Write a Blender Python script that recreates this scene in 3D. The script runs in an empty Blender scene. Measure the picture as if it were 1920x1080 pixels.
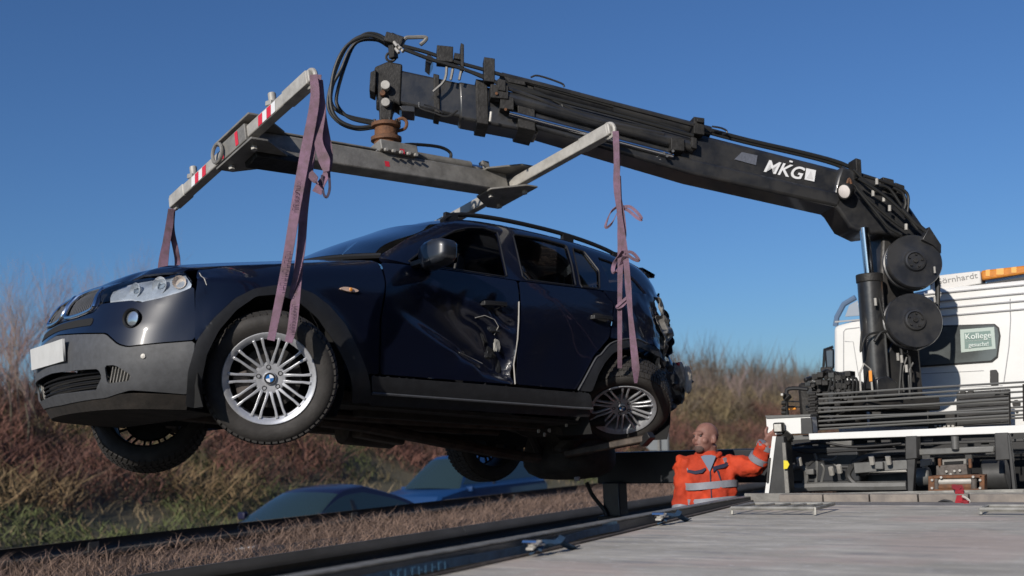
import bpy, bmesh, math, random
import numpy as np
from mathutils import Vector, Matrix
from mathutils.geometry import delaunay_2d_cdt
rnd = random.Random(7); RN = np.random.RandomState(5)
scene = bpy.context.scene; COL = scene.collection
pi = math.pi

# ------------------------------------------------------------------ camera, sky, sun, exposure
FPX = 1995.0
RW = np.array([[0.841, 0.105, 0.531], [0.540, -0.101, -0.835], [-0.034, 0.989, -0.141]])
_F = np.array([1290, -240, -1995.]); _F /= np.linalg.norm(_F)
_X = np.array([3160, 395, 1995.]); _X -= _X.dot(_F) * _F; _X /= np.linalg.norm(_X)
RW = np.array([_X, _F, np.cross(_X, _F)])
CAM = np.array([0, 0, 1.6])
cd = bpy.data.cameras.new('camera'); co = bpy.data.objects.new('camera', cd); COL.objects.link(co)
m4 = np.eye(4); m4[:3, :3] = RW; m4[:3, 3] = CAM
co.matrix_world = Matrix(m4.tolist())
cd.sensor_width = 36; cd.lens = FPX / 1920 * 36; cd.clip_start = .05; cd.clip_end = 3000
cd.dof.use_dof = True; cd.dof.focus_distance = 6.3; cd.dof.aperture_fstop = 2.0
scene.camera = co

SUN = Vector((.08, -1, .44)).normalized()
world = bpy.data.worlds.new("World"); scene.world = world; world.use_nodes = True
wn = world.node_tree; bg = wn.nodes['Background']
sky = wn.nodes.new('ShaderNodeTexSky'); sky.sky_type = 'NISHITA'; sky.sun_disc = False
sky.sun_elevation = math.asin(SUN.z); sky.sun_rotation = math.atan2(SUN.x, SUN.y)
sky.air_density = 1.1; sky.dust_density = .7; sky.ozone_density = 3.0; sky.altitude = 100
tint = wn.nodes.new('ShaderNodeMix'); tint.data_type = 'RGBA'; tint.blend_type = 'MULTIPLY'; tint.inputs[0].default_value = 1; tint.inputs[7].default_value = (.60, .89, 1.30, 1)
wn.links.new(sky.outputs[0], tint.inputs[6]); wn.links.new(tint.outputs[2], bg.inputs[0]); bg.inputs[1].default_value = .060
sl = bpy.data.lights.new('sun', 'SUN'); sl.energy = 3.7; sl.angle = math.radians(.55); sl.color = (1, .93, .84)
so = bpy.data.objects.new('sun', sl); COL.objects.link(so); so.rotation_euler = SUN.to_track_quat('Z', 'Y').to_euler(); so.location = (0, -20, 30)
scene.view_settings.view_transform = 'Standard'; scene.view_settings.look = 'None'
scene.view_settings.gamma = 1; scene.view_settings.use_curve_mapping = False
scene.view_settings.exposure = 0.16

# ------------------------------------------------------------------ helpers
def ray(x, y): return RW @ np.array([(x - 960) / FPX, -(y - 540) / FPX, -1.])
def at(x, y, X=None, Y=None, Z=None, D=None):
    "3D point seen in the direction (x, y) of the photograph on a plane X=, Y=, Z= or at depth D"
    d = ray(x, y)
    if D is not None: return CAM + d * D
    i, v = (0, X) if X is not None else (1, Y) if Y is not None else (2, Z)
    return CAM + d * ((v - CAM[i]) / d[i])

def mat(name, col, rough=.6, metal=0., nscale=0, namt=.3, col2=None, bump=0., bscale=60, coat=0., spec=.5, detail=6, dist=None, lo=.35, hi=.65):
    m = bpy.data.materials.new(name); m.use_nodes = True; nt = m.node_tree; b = nt.nodes['Principled BSDF']
    b.inputs['Roughness'].default_value = rough; b.inputs['Metallic'].default_value = metal
    b.inputs['Coat Weight'].default_value = coat; b.inputs['Coat Roughness'].default_value = .04
    b.inputs['Specular IOR Level'].default_value = spec
    c = (*col, 1); b.inputs['Base Color'].default_value = c
    if nscale or bump:
        tc = nt.nodes.new('ShaderNodeTexCoord')
        src = tc.outputs['Object']
        if dist:
            mp = nt.nodes.new('ShaderNodeMapping'); mp.inputs['Scale'].default_value = dist; nt.links.new(src, mp.inputs[0]); src = mp.outputs[0]
    if nscale:
        n = nt.nodes.new('ShaderNodeTexNoise'); n.inputs['Scale'].default_value = nscale; n.inputs['Detail'].default_value = detail; n.inputs['Roughness'].default_value = .65
        nt.links.new(src, n.inputs['Vector'])
        r = nt.nodes.new('ShaderNodeValToRGB'); r.color_ramp.elements[0].position = lo; r.color_ramp.elements[1].position = hi
        d = col2 or tuple(x * (1 - namt) for x in col)
        r.color_ramp.elements[0].color = (*d, 1); r.color_ramp.elements[1].color = c
        nt.links.new(n.outputs[0], r.inputs[0]); nt.links.new(r.outputs[0], b.inputs['Base Color'])
        ma = nt.nodes.new('ShaderNodeMath'); ma.operation = 'MULTIPLY_ADD'; ma.inputs[1].default_value = -.25; ma.inputs[2].default_value = rough + .12
        nt.links.new(n.outputs[0], ma.inputs[0]); nt.links.new(ma.outputs[0], b.inputs['Roughness'])
    if bump:
        n2 = nt.nodes.new('ShaderNodeTexNoise'); n2.inputs['Scale'].default_value = bscale; n2.inputs['Detail'].default_value = 4
        nt.links.new(src, n2.inputs['Vector'])
        bp = nt.nodes.new('ShaderNodeBump'); bp.inputs['Strength'].default_value = bump; bp.inputs['Distance'].default_value = .01
        nt.links.new(n2.outputs[0], bp.inputs['Height']); nt.links.new(bp.outputs[0], b.inputs['Normal'])
    return m

def emat(name, col, e): 
    m = mat(name, col); b = m.node_tree.nodes['Principled BSDF']; b.inputs['Emission Color'].default_value = (*col, 1); b.inputs['Emission Strength'].default_value = e; return m

def glassmat(name, tint, refl=1.0, transp=.5):
    m = bpy.data.materials.new(name); m.use_nodes = True; nt = m.node_tree; nt.nodes.clear()
    o = nt.nodes.new('ShaderNodeOutputMaterial'); mx = nt.nodes.new('ShaderNodeMixShader'); t = nt.nodes.new('ShaderNodeBsdfTransparent'); g = nt.nodes.new('ShaderNodeBsdfGlossy')
    f = nt.nodes.new('ShaderNodeFresnel'); f.inputs[0].default_value = 1.5; g.inputs['Roughness'].default_value = .02
    k = nt.nodes.new('ShaderNodeMath'); k.operation = 'MULTIPLY'; k.inputs[1].default_value = refl; k.use_clamp = True
    t.inputs[0].default_value = (*[x for x in tint], 1)
    nt.links.new(f.outputs[0], k.inputs[0]); nt.links.new(k.outputs[0], mx.inputs[0]); nt.links.new(t.outputs[0], mx.inputs[1]); nt.links.new(g.outputs[0], mx.inputs[2]); nt.links.new(mx.outputs[0], o.inputs[0])
    return m

def tag(o, label=None, cat=None, group=None, kind=None):
    if label: o['label'] = label
    if cat: o['category'] = cat
    if group: o['group'] = group
    if kind: o['kind'] = kind
    return o
def empty(name, loc=(0, 0, 0), label=None, cat=None, group=None, M=None):
    o = bpy.data.objects.new(name, None); COL.objects.link(o); o.empty_display_size = .2
    if M is not None: o.matrix_world = M
    else: o.location = Vector([float(v) for v in loc])
    o['_w'] = 0 if M is not None else 1
    tag(o, label, cat, group); return o
def attach(o, parent):
    if parent is None: return
    o.parent = parent
    if parent.get('_w'): o.matrix_parent_inverse = Matrix.Translation(-parent.location)

def basis(axis, up=(0, 0, 1)):
    a = Vector([float(v) for v in axis]).normalized(); u = Vector([float(v) for v in up])
    if abs(a.dot(u.normalized())) > .98: u = Vector((1, 0, 0)) if abs(a.x) < .9 else Vector((0, 1, 0))
    s = a.cross(u).normalized(); return a, s, s.cross(a).normalized()

class MB:
    def __init__(s): s.v = []; s.f = []
    def add(s, vs, fs):
        k = len(s.v); s.v += [tuple(float(c) for c in v) for v in vs]; s.f += [tuple(i + k for i in f) for f in fs]; return s
    def box(s, a, b):
        (x0, y0, z0), (x1, y1, z1) = a, b
        return s.add([(x0, y0, z0), (x1, y0, z0), (x1, y1, z0), (x0, y1, z0), (x0, y0, z1), (x1, y0, z1), (x1, y1, z1), (x0, y1, z1)],
                     [(3, 2, 1, 0), (4, 5, 6, 7), (0, 1, 5, 4), (1, 2, 6, 5), (2, 3, 7, 6), (3, 0, 4, 7)])
    def bar(s, p, q, w, h, up=(0, 0, 1), w2=None, h2=None):
        p = Vector([float(c) for c in p]); q = Vector([float(c) for c in q]); a, sd, u = basis(q - p, up); w2 = w2 or w; h2 = h2 or h; vs = []
        for P, W, H in ((p, w, h), (q, w2, h2)):
            for i, j in ((-1, -1), (1, -1), (1, 1), (-1, 1)): vs.append(P + sd * (i * W / 2) + u * (j * H / 2))
        return s.add(vs, [(3, 2, 1, 0), (4, 5, 6, 7), (0, 1, 5, 4), (1, 2, 6, 5), (2, 3, 7, 6), (3, 0, 4, 7)])
    def tube(s, pts, r, n=8, closed=False):
        pts = [Vector([float(c) for c in p]) for p in pts]; vs = []; m = len(pts); prev = None
        for i, p in enumerate(pts):
            if closed: t = pts[(i + 1) % m] - pts[i - 1]
            else: t = pts[min(i + 1, m - 1)] - pts[max(i - 1, 0)]
            t.normalize()
            if prev is None: _, sd, u = basis(t)
            else:
                u = prev - t * prev.dot(t)
                u = u.normalized() if u.length > 1e-6 else basis(t)[2]
                sd = t.cross(u)
            prev = u; R = r[i] if isinstance(r, (list, tuple)) else r
            for k in range(n): an = 2 * pi * k / n; vs.append(p + sd * (math.cos(an) * R) + u * (math.sin(an) * R))
        fs = []
        for i in range(m if closed else m - 1):
            j = (i + 1) % m
            for k in range(n): l = (k + 1) % n; fs.append((i * n + k, i * n + l, j * n + l, j * n + k))
        if not closed: fs += [tuple(range(n - 1, -1, -1)), tuple(range((m - 1) * n, m * n))]
        return s.add(vs, fs)
    def cyl(s, p, q, r, n=20, r2=None): return s.tube([p, q], [r, r if r2 is None else r2], n)
    def lathe(s, c, axis, prof, n=32, closed=False):
        "prof: list of (distance along axis, radius)"
        a, sd, u = basis(axis); c = Vector([float(x) for x in c]); vs = []
        for d, r in prof:
            for k in range(n): an = 2 * pi * k / n; vs.append(c + a * d + (sd * math.cos(an) + u * math.sin(an)) * max(r, 1e-4))
        fs = []; m = len(prof)
        for i in range(m if closed else m - 1):
            j = (i + 1) % m
            for k in range(n): l = (k + 1) % n; fs.append((i * n + k, j * n + k, j * n + l, i * n + l))
        return s.add(vs, fs)
    def prism(s, poly, e):
        "poly: 3D points of one face, extruded by vector e"
        n = len(poly); P = [Vector([float(c) for c in p]) for p in poly]; e = Vector([float(c) for c in e])
        return s.add(P + [p + e for p in P], [tuple(range(n - 1, -1, -1)), tuple(range(n, 2 * n))] + [(i, (i + 1) % n, n + (i + 1) % n, n + i) for i in range(n)])
    def ribbon(s, pts, w, side, th=.004):
        "flat webbing along pts; side = direction of its width (one or per point)"
        pts = [Vector([float(c) for c in p]) for p in pts]; m = len(pts); vs = []
        for i, p in enumerate(pts):
            t = (pts[min(i + 1, m - 1)] - pts[max(i - 1, 0)]).normalized(); sd = Vector([float(c) for c in (side[i] if isinstance(side, list) else side)])
            sd = (sd - t * sd.dot(t)).normalized(); u = t.cross(sd); W = w[i] if isinstance(w, list) else w
            for a, b in ((-1, -1), (1, -1), (1, 1), (-1, 1)): vs.append(p + sd * (a * W / 2) + u * (b * th / 2))
        fs = [(3, 2, 1, 0), tuple(range(4 * m - 4, 4 * m))]
        for i in range(m - 1):
            for k in range(4): l = (k + 1) % 4; fs.append((i * 4 + k, i * 4 + l, i * 4 + 4 + l, i * 4 + 4 + k))
        return s.add(vs, fs)
    def build(s, name, m, parent=None, ang=35, bevel=0, label=None, kind=None, flip=False, solid=0, recalc=True):
        me = bpy.data.meshes.new(name); me.from_pydata(s.v, [], s.f); 
        if recalc:
            bm = bmesh.new(); bm.from_mesh(me); bmesh.ops.delete(bm, geom=[v for v in bm.verts if not v.link_faces], context='VERTS'); bmesh.ops.recalc_face_normals(bm, faces=bm.faces)
            if flip: bmesh.ops.reverse_faces(bm, faces=bm.faces)
            bm.to_mesh(me); bm.free()
        me.polygons.foreach_set('use_smooth', [True] * len(me.polygons)); me.set_sharp_from_angle(angle=math.radians(ang))
        if solid:
            bm = bmesh.new(); bm.from_mesh(me)
            for e in bm.edges:
                if e.is_boundary: e.smooth = False
            bm.to_mesh(me); bm.free()
        for x in (m if isinstance(m, (list, tuple)) else [m]): me.materials.append(x)
        o = bpy.data.objects.new(name, me); COL.objects.link(o); attach(o, parent)
        if solid: md = o.modifiers.new('thick', 'SOLIDIFY'); md.thickness = solid; md.offset = -1
        if bevel: md = o.modifiers.new('bevel', 'BEVEL'); md.width = bevel; md.segments = 2; md.limit_method = 'ANGLE'; md.angle_limit = .6
        if kind: o['kind'] = kind
        if label: o['label'] = label
        return o
def dup(o, name=None, parent=None):
    c = o.copy(); COL.objects.link(c)
    if parent is not None: c.parent = parent
    return c
def copy_tree(o, parent=None):
    c = o.copy(); COL.objects.link(c)
    if parent is not None: c.parent = parent
    for ch in list(o.children): copy_tree(ch, c)
    return c
def spline(P, n=8, closed=False):
    P = [np.array([float(c) for c in p]) for p in P]; r = []
    Q = [P[-1]] + P + [P[0], P[1]] if closed else [2 * P[0] - P[1]] + P + [2 * P[-1] - P[-2]]
    for i in range(1, len(Q) - 2):
        for k in range(n):
            t = k / n; a, b, c, e = Q[i - 1], Q[i], Q[i + 1], Q[i + 2]
            r.append(.5 * ((2 * b) + (-a + c) * t + (2 * a - 5 * b + 4 * c - e) * t * t + (-a + 3 * b - 3 * c + e) * t ** 3))
    if not closed: r.append(Q[-2])
    return r
def text_obj(s, size, M, m, name, parent, shear=0, bold=0, ext=.0015, sx=1):
    cu = bpy.data.curves.new(name, 'FONT'); cu.body = s; cu.size = size; cu.shear = shear; cu.offset = bold; cu.extrude = ext; cu.align_x = 'CENTER'; cu.align_y = 'CENTER'
    t = bpy.data.objects.new(name + '_c', cu); COL.objects.link(t); dg = bpy.context.evaluated_depsgraph_get()
    me = bpy.data.meshes.new_from_object(t.evaluated_get(dg)); bpy.data.objects.remove(t)
    me.transform(M @ Matrix.Diagonal((sx, 1, 1, 1))); me.materials.clear(); me.materials.append(m)
    o = bpy.data.objects.new(name, me); COL.objects.link(o); attach(o, parent); return o
def frame(c, xdir, zdir):
    "matrix with x axis along xdir and z axis along zdir"
    x = Vector([float(v) for v in xdir]).normalized(); z = Vector([float(v) for v in zdir]); z = (z - x * z.dot(x)).normalized(); y = z.cross(x)
    return Matrix(((x.x, y.x, z.x, c[0]), (x.y, y.y, z.y, c[1]), (x.z, y.z, z.z, c[2]), (0, 0, 0, 1)))

M_ = {}
M_['paint'] = mat('dark_blue_paint', (.0035, .005, .014), .35, .0, coat=1., spec=.25)
M_['trim'] = mat('grey_plastic_trim', (.085, .087, .092), .55, nscale=30, namt=.25)
M_['cladding'] = mat('dark_plastic_cladding', (.022, .023, .026), .55, nscale=14, namt=.4)
M_['black'] = mat('black_plastic', (.012, .012, .013), .5)
M_['under'] = mat('underbody_dirt', (.030, .024, .019), .8, nscale=9, namt=.6, bump=.4, bscale=20)
M_['pipe'] = mat('exhaust_steel', (.075, .055, .042), .6, .3, nscale=12, namt=.6)
M_['rubber'] = mat('tyre_rubber', (.040, .036, .033), .75, nscale=9, namt=.5, bump=.15, bscale=70)
M_['rim'] = mat('rim_silver', (.60, .61, .64), .35, .5, nscale=25, namt=.25)
M_['rimdark'] = mat('brake_and_shaded_rim', (.03, .028, .027), .6, .4, nscale=20, namt=.5)
M_['chrome'] = mat('chrome', (.75, .76, .78), .12, 1.)
M_['blackdeep'] = mat('cavity_black', (.011, .011, .011), .9)  # near-black for liners; also darkens slots, recesses and gaps as painted shade
M_['glass'] = glassmat('tinted_window', (.70, .77, .78), 2.2)
M_['glassrear'] = glassmat('privacy_window', (.66, .74, .76), 2.4)
M_['lens'] = glassmat('lamp_lens', (.85, .88, .9), 1.2)
M_['plate'] = mat('number_plate', (.62, .62, .60), .5, nscale=14, namt=.12)
M_['amber'] = mat('amber_lens', (.75, .28, .03), .3)
M_['red'] = mat('red_lens', (.5, .01, .01), .25)
M_['bare'] = mat('torn_metal', (.30, .285, .26), .5, .5, nscale=18, namt=.6, bump=.5, bscale=30)
M_['white'] = mat('white_paint', (.78, .78, .76), .35, nscale=4, namt=.08, coat=.3)
M_['crane'] = mat('crane_black_paint', (.016, .017, .020), .36, .0, nscale=5, col2=(.034, .033, .032), lo=.42, hi=.60, bump=.08, bscale=25, coat=.35)
M_['craned'] = mat('crane_grimy_steel', (.032, .030, .028), .6, .3, nscale=14, namt=.55, bump=.3, bscale=50)
M_['hose'] = mat('rubber_hose', (.020, .020, .019), .5, nscale=20, namt=.4)
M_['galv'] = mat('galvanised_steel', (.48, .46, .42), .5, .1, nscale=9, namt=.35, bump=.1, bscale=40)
M_['galvd'] = mat('weathered_grey_paint', (.25, .24, .22), .55, .1, nscale=10, namt=.4, bump=.15)
M_['rust'] = mat('rusty_steel', (.20, .085, .035), .8, .1, nscale=16, col2=(.10, .055, .035), bump=.5, bscale=60)
M_['sling'] = mat('violet_webbing', (.25, .145, .215), .9, nscale=14, col2=(.15, .10, .115), bump=.4, bscale=300)
M_['slingd'] = mat('dark_cord', (.075, .055, .09), .85, nscale=40, namt=.4, bump=.4, bscale=300)
M_['slingt'] = mat('sling_print', (.11, .06, .10), .9)
M_['tape_r'] = mat('red_reflective_tape', (.62, .03, .05), .4)
M_['tape_w'] = mat('white_reflective_tape', (.75, .75, .75), .4)
# ------------------------------------------------------------------ the damaged car on the slings
def interp(x,pts):
    xs=[p[0] for p in pts];ys=[p[1] for p in pts]
    if xs[0]>xs[-1]: xs=xs[::-1];ys=ys[::-1]
    return float(np.interp(x,xs,ys))
def smooth(a,b,x):
    t=min(1,max(0,(x-a)/(b-a)));return t*t*(3-2*t)
OUT=[(.86,0),(.85,.2),(.82,.40),(.76,.56),(.67,.69),(.54,.79),(.38,.85),(.2,.88),(-.2,.90),(-.8,.905),(-1.5,.91),(-2.3,.91),(-2.8,.895),(-3.08,.855),(-3.28,.77),(-3.42,.60),(-3.49,.36),(-3.52,.15),(-3.53,0)]
def catmull(P,n=24,d=2):
    P=[np.array(p,float) for p in P];r=[]
    m=lambda p:p*np.array([1,-1]+[1]*(d-2))
    Q=[m(P[1])]+P+[m(P[-2])] if d==2 else [2*P[0]-P[1]]+P+[2*P[-1]-P[-2]]
    for i in range(1,len(Q)-2):
        for k in range(n):
            t=k/n;a,b,c,e=Q[i-1],Q[i],Q[i+1],Q[i+2]
            r.append(.5*((2*b)+(-a+c)*t+(2*a-5*b+4*c-e)*t*t+(-a+3*b-3*c+e)*t**3))
    r.append(Q[-2]);return np.array(r)
_oc=catmull(OUT);_ol=np.concatenate([[0],np.cumsum(np.linalg.norm(np.diff(_oc,axis=0),axis=1))])
_on=np.gradient(_oc,_ol,axis=0);_on=np.stack([_on[:,1],-_on[:,0]],1);_on/=np.linalg.norm(_on,axis=1)[:,None]
SMAX=_ol[-1]
def outl(s):
    x=np.interp(s,_ol,_oc[:,0]);y=np.interp(s,_ol,_oc[:,1]);nx=np.interp(s,_ol,_on[:,0]);ny=np.interp(s,_ol,_on[:,1]);return x,y,nx,ny
def s_of_x(x): return float(np.interp(-x,-_oc[:,0],_ol))
ZT=[(.8,.40),(.7,.46),(.6,.50),(.5,.53),(.17,.59),(-.33,.68),(-.6,.735),(-.75,.82),(-.95,.95),(-1.15,1.06),(-1.3,1.14),(-1.47,1.185),(-1.7,1.205),(-2.0,1.21),(-2.4,1.20),(-2.83,1.16),(-3.1,1.115),(-3.25,1.08),(-3.6,1.06)]
_zt=catmull([(a,b,0) for a,b in ZT],8,3)
def zt(x): return float(np.interp(-x,-_zt[:,0],_zt[:,1]))
def belt(x): return interp(x,[(.5,.45),(-.3,.66),(-.9,.71),(-1.56,.735),(-2.45,.785),(-3.0,.82),(-3.5,.84)])
NOSE=[(-.3,.16),(-.2,.10),(-.1,.035),(0,.01),(.1,0),(.2,.012),(.27,.03),(.33,.045),(.38,.065),(.43,.10),(.46,.14),(.49,.19),(.53,.27),(.58,.36)]
def inset(s,z):
    x,y,nx,ny=outl(s)
    zb=belt(x);h=zt(x)-z
    v=0
    if z<.08: v+=.07*((.08-z)/.2)**2
    if z>.45: v+=.05*((min(z,zb)-.45)/(zb-.45+1e-3))**2 if zb>.46 else 0
    if z>zb: v+=.56*(z-zb)
    v+=.095*math.exp(-max(h,-.02)/.036)
    # wheel flares
    for cx,cz,rr in ((0,-.02,.47),(-2.70,.0,.47)):
        r=math.hypot(x-cx,(z-cz)*1.08);v-=.022*math.exp(-((r-rr+.03)/.09)**2)
    wn=smooth(.40,.78,x);wt=smooth(-3.05,-3.38,x)
    nz=interp(z,NOSE)
    tl=.52*max(0,z-.62)+(.05 if z<.0 else 0)+.08*math.exp(-max(1.10-z,-.02)/.03)
    return v*(1-wn)*(1-wt)+nz*wn+tl*wt
def S(s,z,off=0.):
    x,y,nx,ny=outl(s);i=inset(s,z)-off
    return np.array([x-nx*i,y-ny*i,z])
def SX(s, z, off=0., sd=1):
    "body surface; s < 0 or past the tail centre continues on the other side"
    m = sd
    if s < 0: s = -s; m = -m
    if s > SMAX: s = 2 * SMAX - s; m = -m
    q = S(s, z, off)
    if m > 0: q = q - dmg(q, s, z)
    q[1] *= m
    return q
from mathutils import noise as mnoise
def nz3(x, y, z): return mnoise.noise(Vector((x, y, z)))
def dmg(q, s, z):
    x = q[0]; nx, ny = outl(s)[2:]; d = 0.
    if -1.66 < x < -.62:
        q_ = z - (.47 + (x + .68) * .40); k = smooth(-.64, -.95, x) * (1 - .5 * smooth(-1.55, -1.66, x))
        d += (.028 + .075 * smooth(-.85, -1.5, x)) * k * smooth(-.07, .015, q_) * (1 - smooth(.04, .30, q_))
        d += .012 * smooth(-1.1, -1.6, x) * nz3(x * 9, z * 9, 1) * smooth(.62, .45, z)
        d += .030 * smooth(-.95, -1.5, x) * (1 - min(1, abs(nz3(x * 3.2, z * 4.5, 5)) * 5)) * smooth(.66, .5, z)
    if -2.6 < x <= -1.625: d += .008 * nz3(x * 4, z * 4, 3) * smooth(.6, .4, z) * smooth(-1.625, -1.75, x)
    if x < -2.55 and z < .95:
        k = smooth(-2.6, -3.2, x) * smooth(.95, .7, z); d += k * (.035 + .07 * nz3(x * 6, z * 5, 7 + s) + .03 * nz3(x * 17, z * 15, 2))
    if z < .68 and x < .4: d += .0022 * math.sin(x * 7 + z * 9)
    if -1.66 < x < -1.585: d *= smooth(-1.618, -1.59, x)
    if x > -2.5: d *= smooth(.075, .16, z)
    return np.array([nx * d, ny * d, 0])

def patch(polys, name, m, parent, off=0., sd=1, step=.045, side=True, rounds=1, solid=.010, f=None, label=None, sharp=50, holes=(), noise=0., round_hole=2):
    "a body panel: outline(s) in (x or s, z), triangulated and laid on the body surface"
    def prep(poly, rounds):
        P = [np.array((s_of_x(a) if side else a, b)) for a, b in poly]
        for _ in range(rounds):
            Q = []
            for i in range(len(P)):
                a, b = P[i], P[(i + 1) % len(P)]; L = np.linalg.norm(b - a); t = min(.25, (.012 if rounds == 1 else .028) / max(L, 1e-6))
                Q += [a + (b - a) * t, b - (b - a) * t]
            P = Q
        R = []
        for i in range(len(P)):
            a, b = P[i], P[(i + 1) % len(P)]; k = max(1, int(np.linalg.norm(b - a) / (step * .45)))
            R += [a + (b - a) * j / k for j in range(k)]
        return R
    outer = prep(polys, rounds); hs = [prep(h, round_hole) for h in holes]
    def inside(Q, poly):
        c = np.zeros(len(Q), bool); A = np.array(poly); B = np.roll(A, 1, 0); x, y = Q[:, 0:1], Q[:, 1:2]
        with np.errstate(divide='ignore', invalid='ignore'): hit = ((A[:, 1] > y) != (B[:, 1] > y)) & (x < (B[:, 0] - A[:, 0]) * (y - A[:, 1]) / (B[:, 1] - A[:, 1]) + A[:, 0])
        return hit.sum(1) % 2 == 1
    def dist(Q, poly):
        A = np.array(poly); d = np.roll(A, -1, 0) - A; w = Q[:, None, :] - A[None]; t = np.clip((w * d).sum(2) / np.maximum((d * d).sum(1), 1e-12), 0, 1)
        return np.linalg.norm(w - d * t[..., None], axis=2).min(1)
    A = np.array(outer); lo, hi = A.min(0), A.max(0); V = []; Eg = []
    for lp in [outer] + hs:
        k = len(V); V += [Vector(p) for p in lp]; Eg += [(k + i, k + (i + 1) % len(lp)) for i in range(len(lp))]
    gx, gy_ = np.meshgrid(np.arange(lo[0] + step / 2, hi[0], step), np.arange(lo[1] + step / 2, hi[1], step)); Q = np.stack([gx.ravel(), gy_.ravel()], 1)
    ok = inside(Q, outer)
    for lp in hs: ok &= ~inside(Q, lp)
    Q = Q[ok]
    if len(Q):
        ok = dist(Q, outer) > step * .45
        for lp in hs: ok &= dist(Q, lp) > step * .45
        V += [Vector(q) for q in Q[ok]]
    r = delaunay_2d_cdt(V, Eg, [], 0, 1e-5); vs, fs = r[0], r[2]
    g = f or (lambda a, b: SX(a, b, off, sd))
    va = np.array([tuple(v) for v in vs]); ft = np.array([tuple(t) for t in fs]); cen = va[ft].mean(1); ok = inside(cen, outer)
    for lp in hs: ok &= ~inside(cen, lp)
    F = [tuple(int(q) for q in t) for t in ft[ok]]
    P = []
    for v in vs:
        q = g(v[0], v[1])
        if noise: q = q + np.array([nz3(q[0] * 14 + i * 9, q[1] * 14, q[2] * 14) for i in range(3)]) * noise
        P.append(q)
    b = MB(); b.add(P, F)
    # orient outward
    me_n = np.zeros(3); ctr = np.mean(P, 0)
    t = F[len(F) // 2]; n = np.cross(P[t[1]] - P[t[0]], P[t[2]] - P[t[0]])
    cc = (P[t[0]] + P[t[1]] + P[t[2]]) / 3 - np.array([-1.4, 0, .35])
    if n @ cc < 0: b.f = [t[::-1] for t in b.f]
    return b.build(name, m, parent, ang=sharp, solid=solid, recalc=False, label=label)
def line_on(pts, off=0., side=True, sd=1, n=6, closed=False):
    P = [((s_of_x(a) if side else a), b) for a, b in pts]; P = spline(P, n, closed)
    return [SX(a, b, off, sd) for a, b in P]

POSE = (-4.862, 4.265, 1.965, math.radians(-106.684), math.radians(-4.26), math.radians(1.168))
PM = Matrix.Translation(POSE[:3]) @ Matrix.Rotation(POSE[3], 4, 'Z') @ Matrix.Rotation(POSE[4], 4, 'Y') @ Matrix.Rotation(POSE[5], 4, 'X')
M_['bowl'] = mat('reflector_bowl', (.85, .87, .9), .3, .15, nscale=60, namt=.4); M_['bowla'] = mat('indicator_bowl', (.82, .70, .60), .3, .15)
car = empty('suspended_car', M=PM, label='dark blue estate car with a smashed rear and dented door hanging from violet slings', cat='car')
pa = M_['paint']
WF = [(-.835, .738), (-1.0, .86), (-1.15, .96), (-1.30, 1.045), (-1.42, 1.09), (-1.56, 1.115), (-1.665, 1.10), (-1.63, .95), (-1.59, .757), (-1.16, .746)]
WR = [(-1.725, .765), (-1.80, 1.115), (-2.05, 1.13), (-2.285, 1.115), (-2.245, .95), (-2.19, .785)]
WR2 = [(-2.235, .788), (-2.335, 1.105), (-2.44, 1.095), (-2.50, .95), (-2.42, .80)]
WQ = [(-2.55, .812), (-2.56, 1.075), (-2.72, 1.055), (-2.87, .95), (-2.95, .84)]
ARCH_O = [(.455, -.19), (.462, -.03), (.435, .127), (.37, .24), (.27, .36), (.17, .425), (.05, .46), (-.06, .468), (-.17, .445), (-.27, .39), (-.37, .30), (-.455, .17), (-.53, .045), (-.60, -.11)]
ARCH_I = [(-.47, -.12), (-.43, -.02), (-.375, .09), (-.30, .20), (-.20, .31), (-.08, .385), (.05, .408), (.16, .385), (.26, .30), (.335, .19), (.385, .06), (.395, -.07), (.36, -.2)]
AR_O = [(-2.13, .077), (-2.20, .18), (-2.285, .30), (-2.33, .33), (-2.42, .41), (-2.55, .455), (-2.70, .475), (-2.85, .46), (-2.97, .41)]
AR_I = [(-2.95, .36), (-2.83, .405), (-2.70, .42), (-2.56, .40), (-2.44, .35), (-2.36, .28), (-2.30, .20), (-2.24, .075)]
def ze(x): return zt(x) - .012
def edge(x, off=0.): return S(s_of_x(x), ze(x), off)
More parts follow.
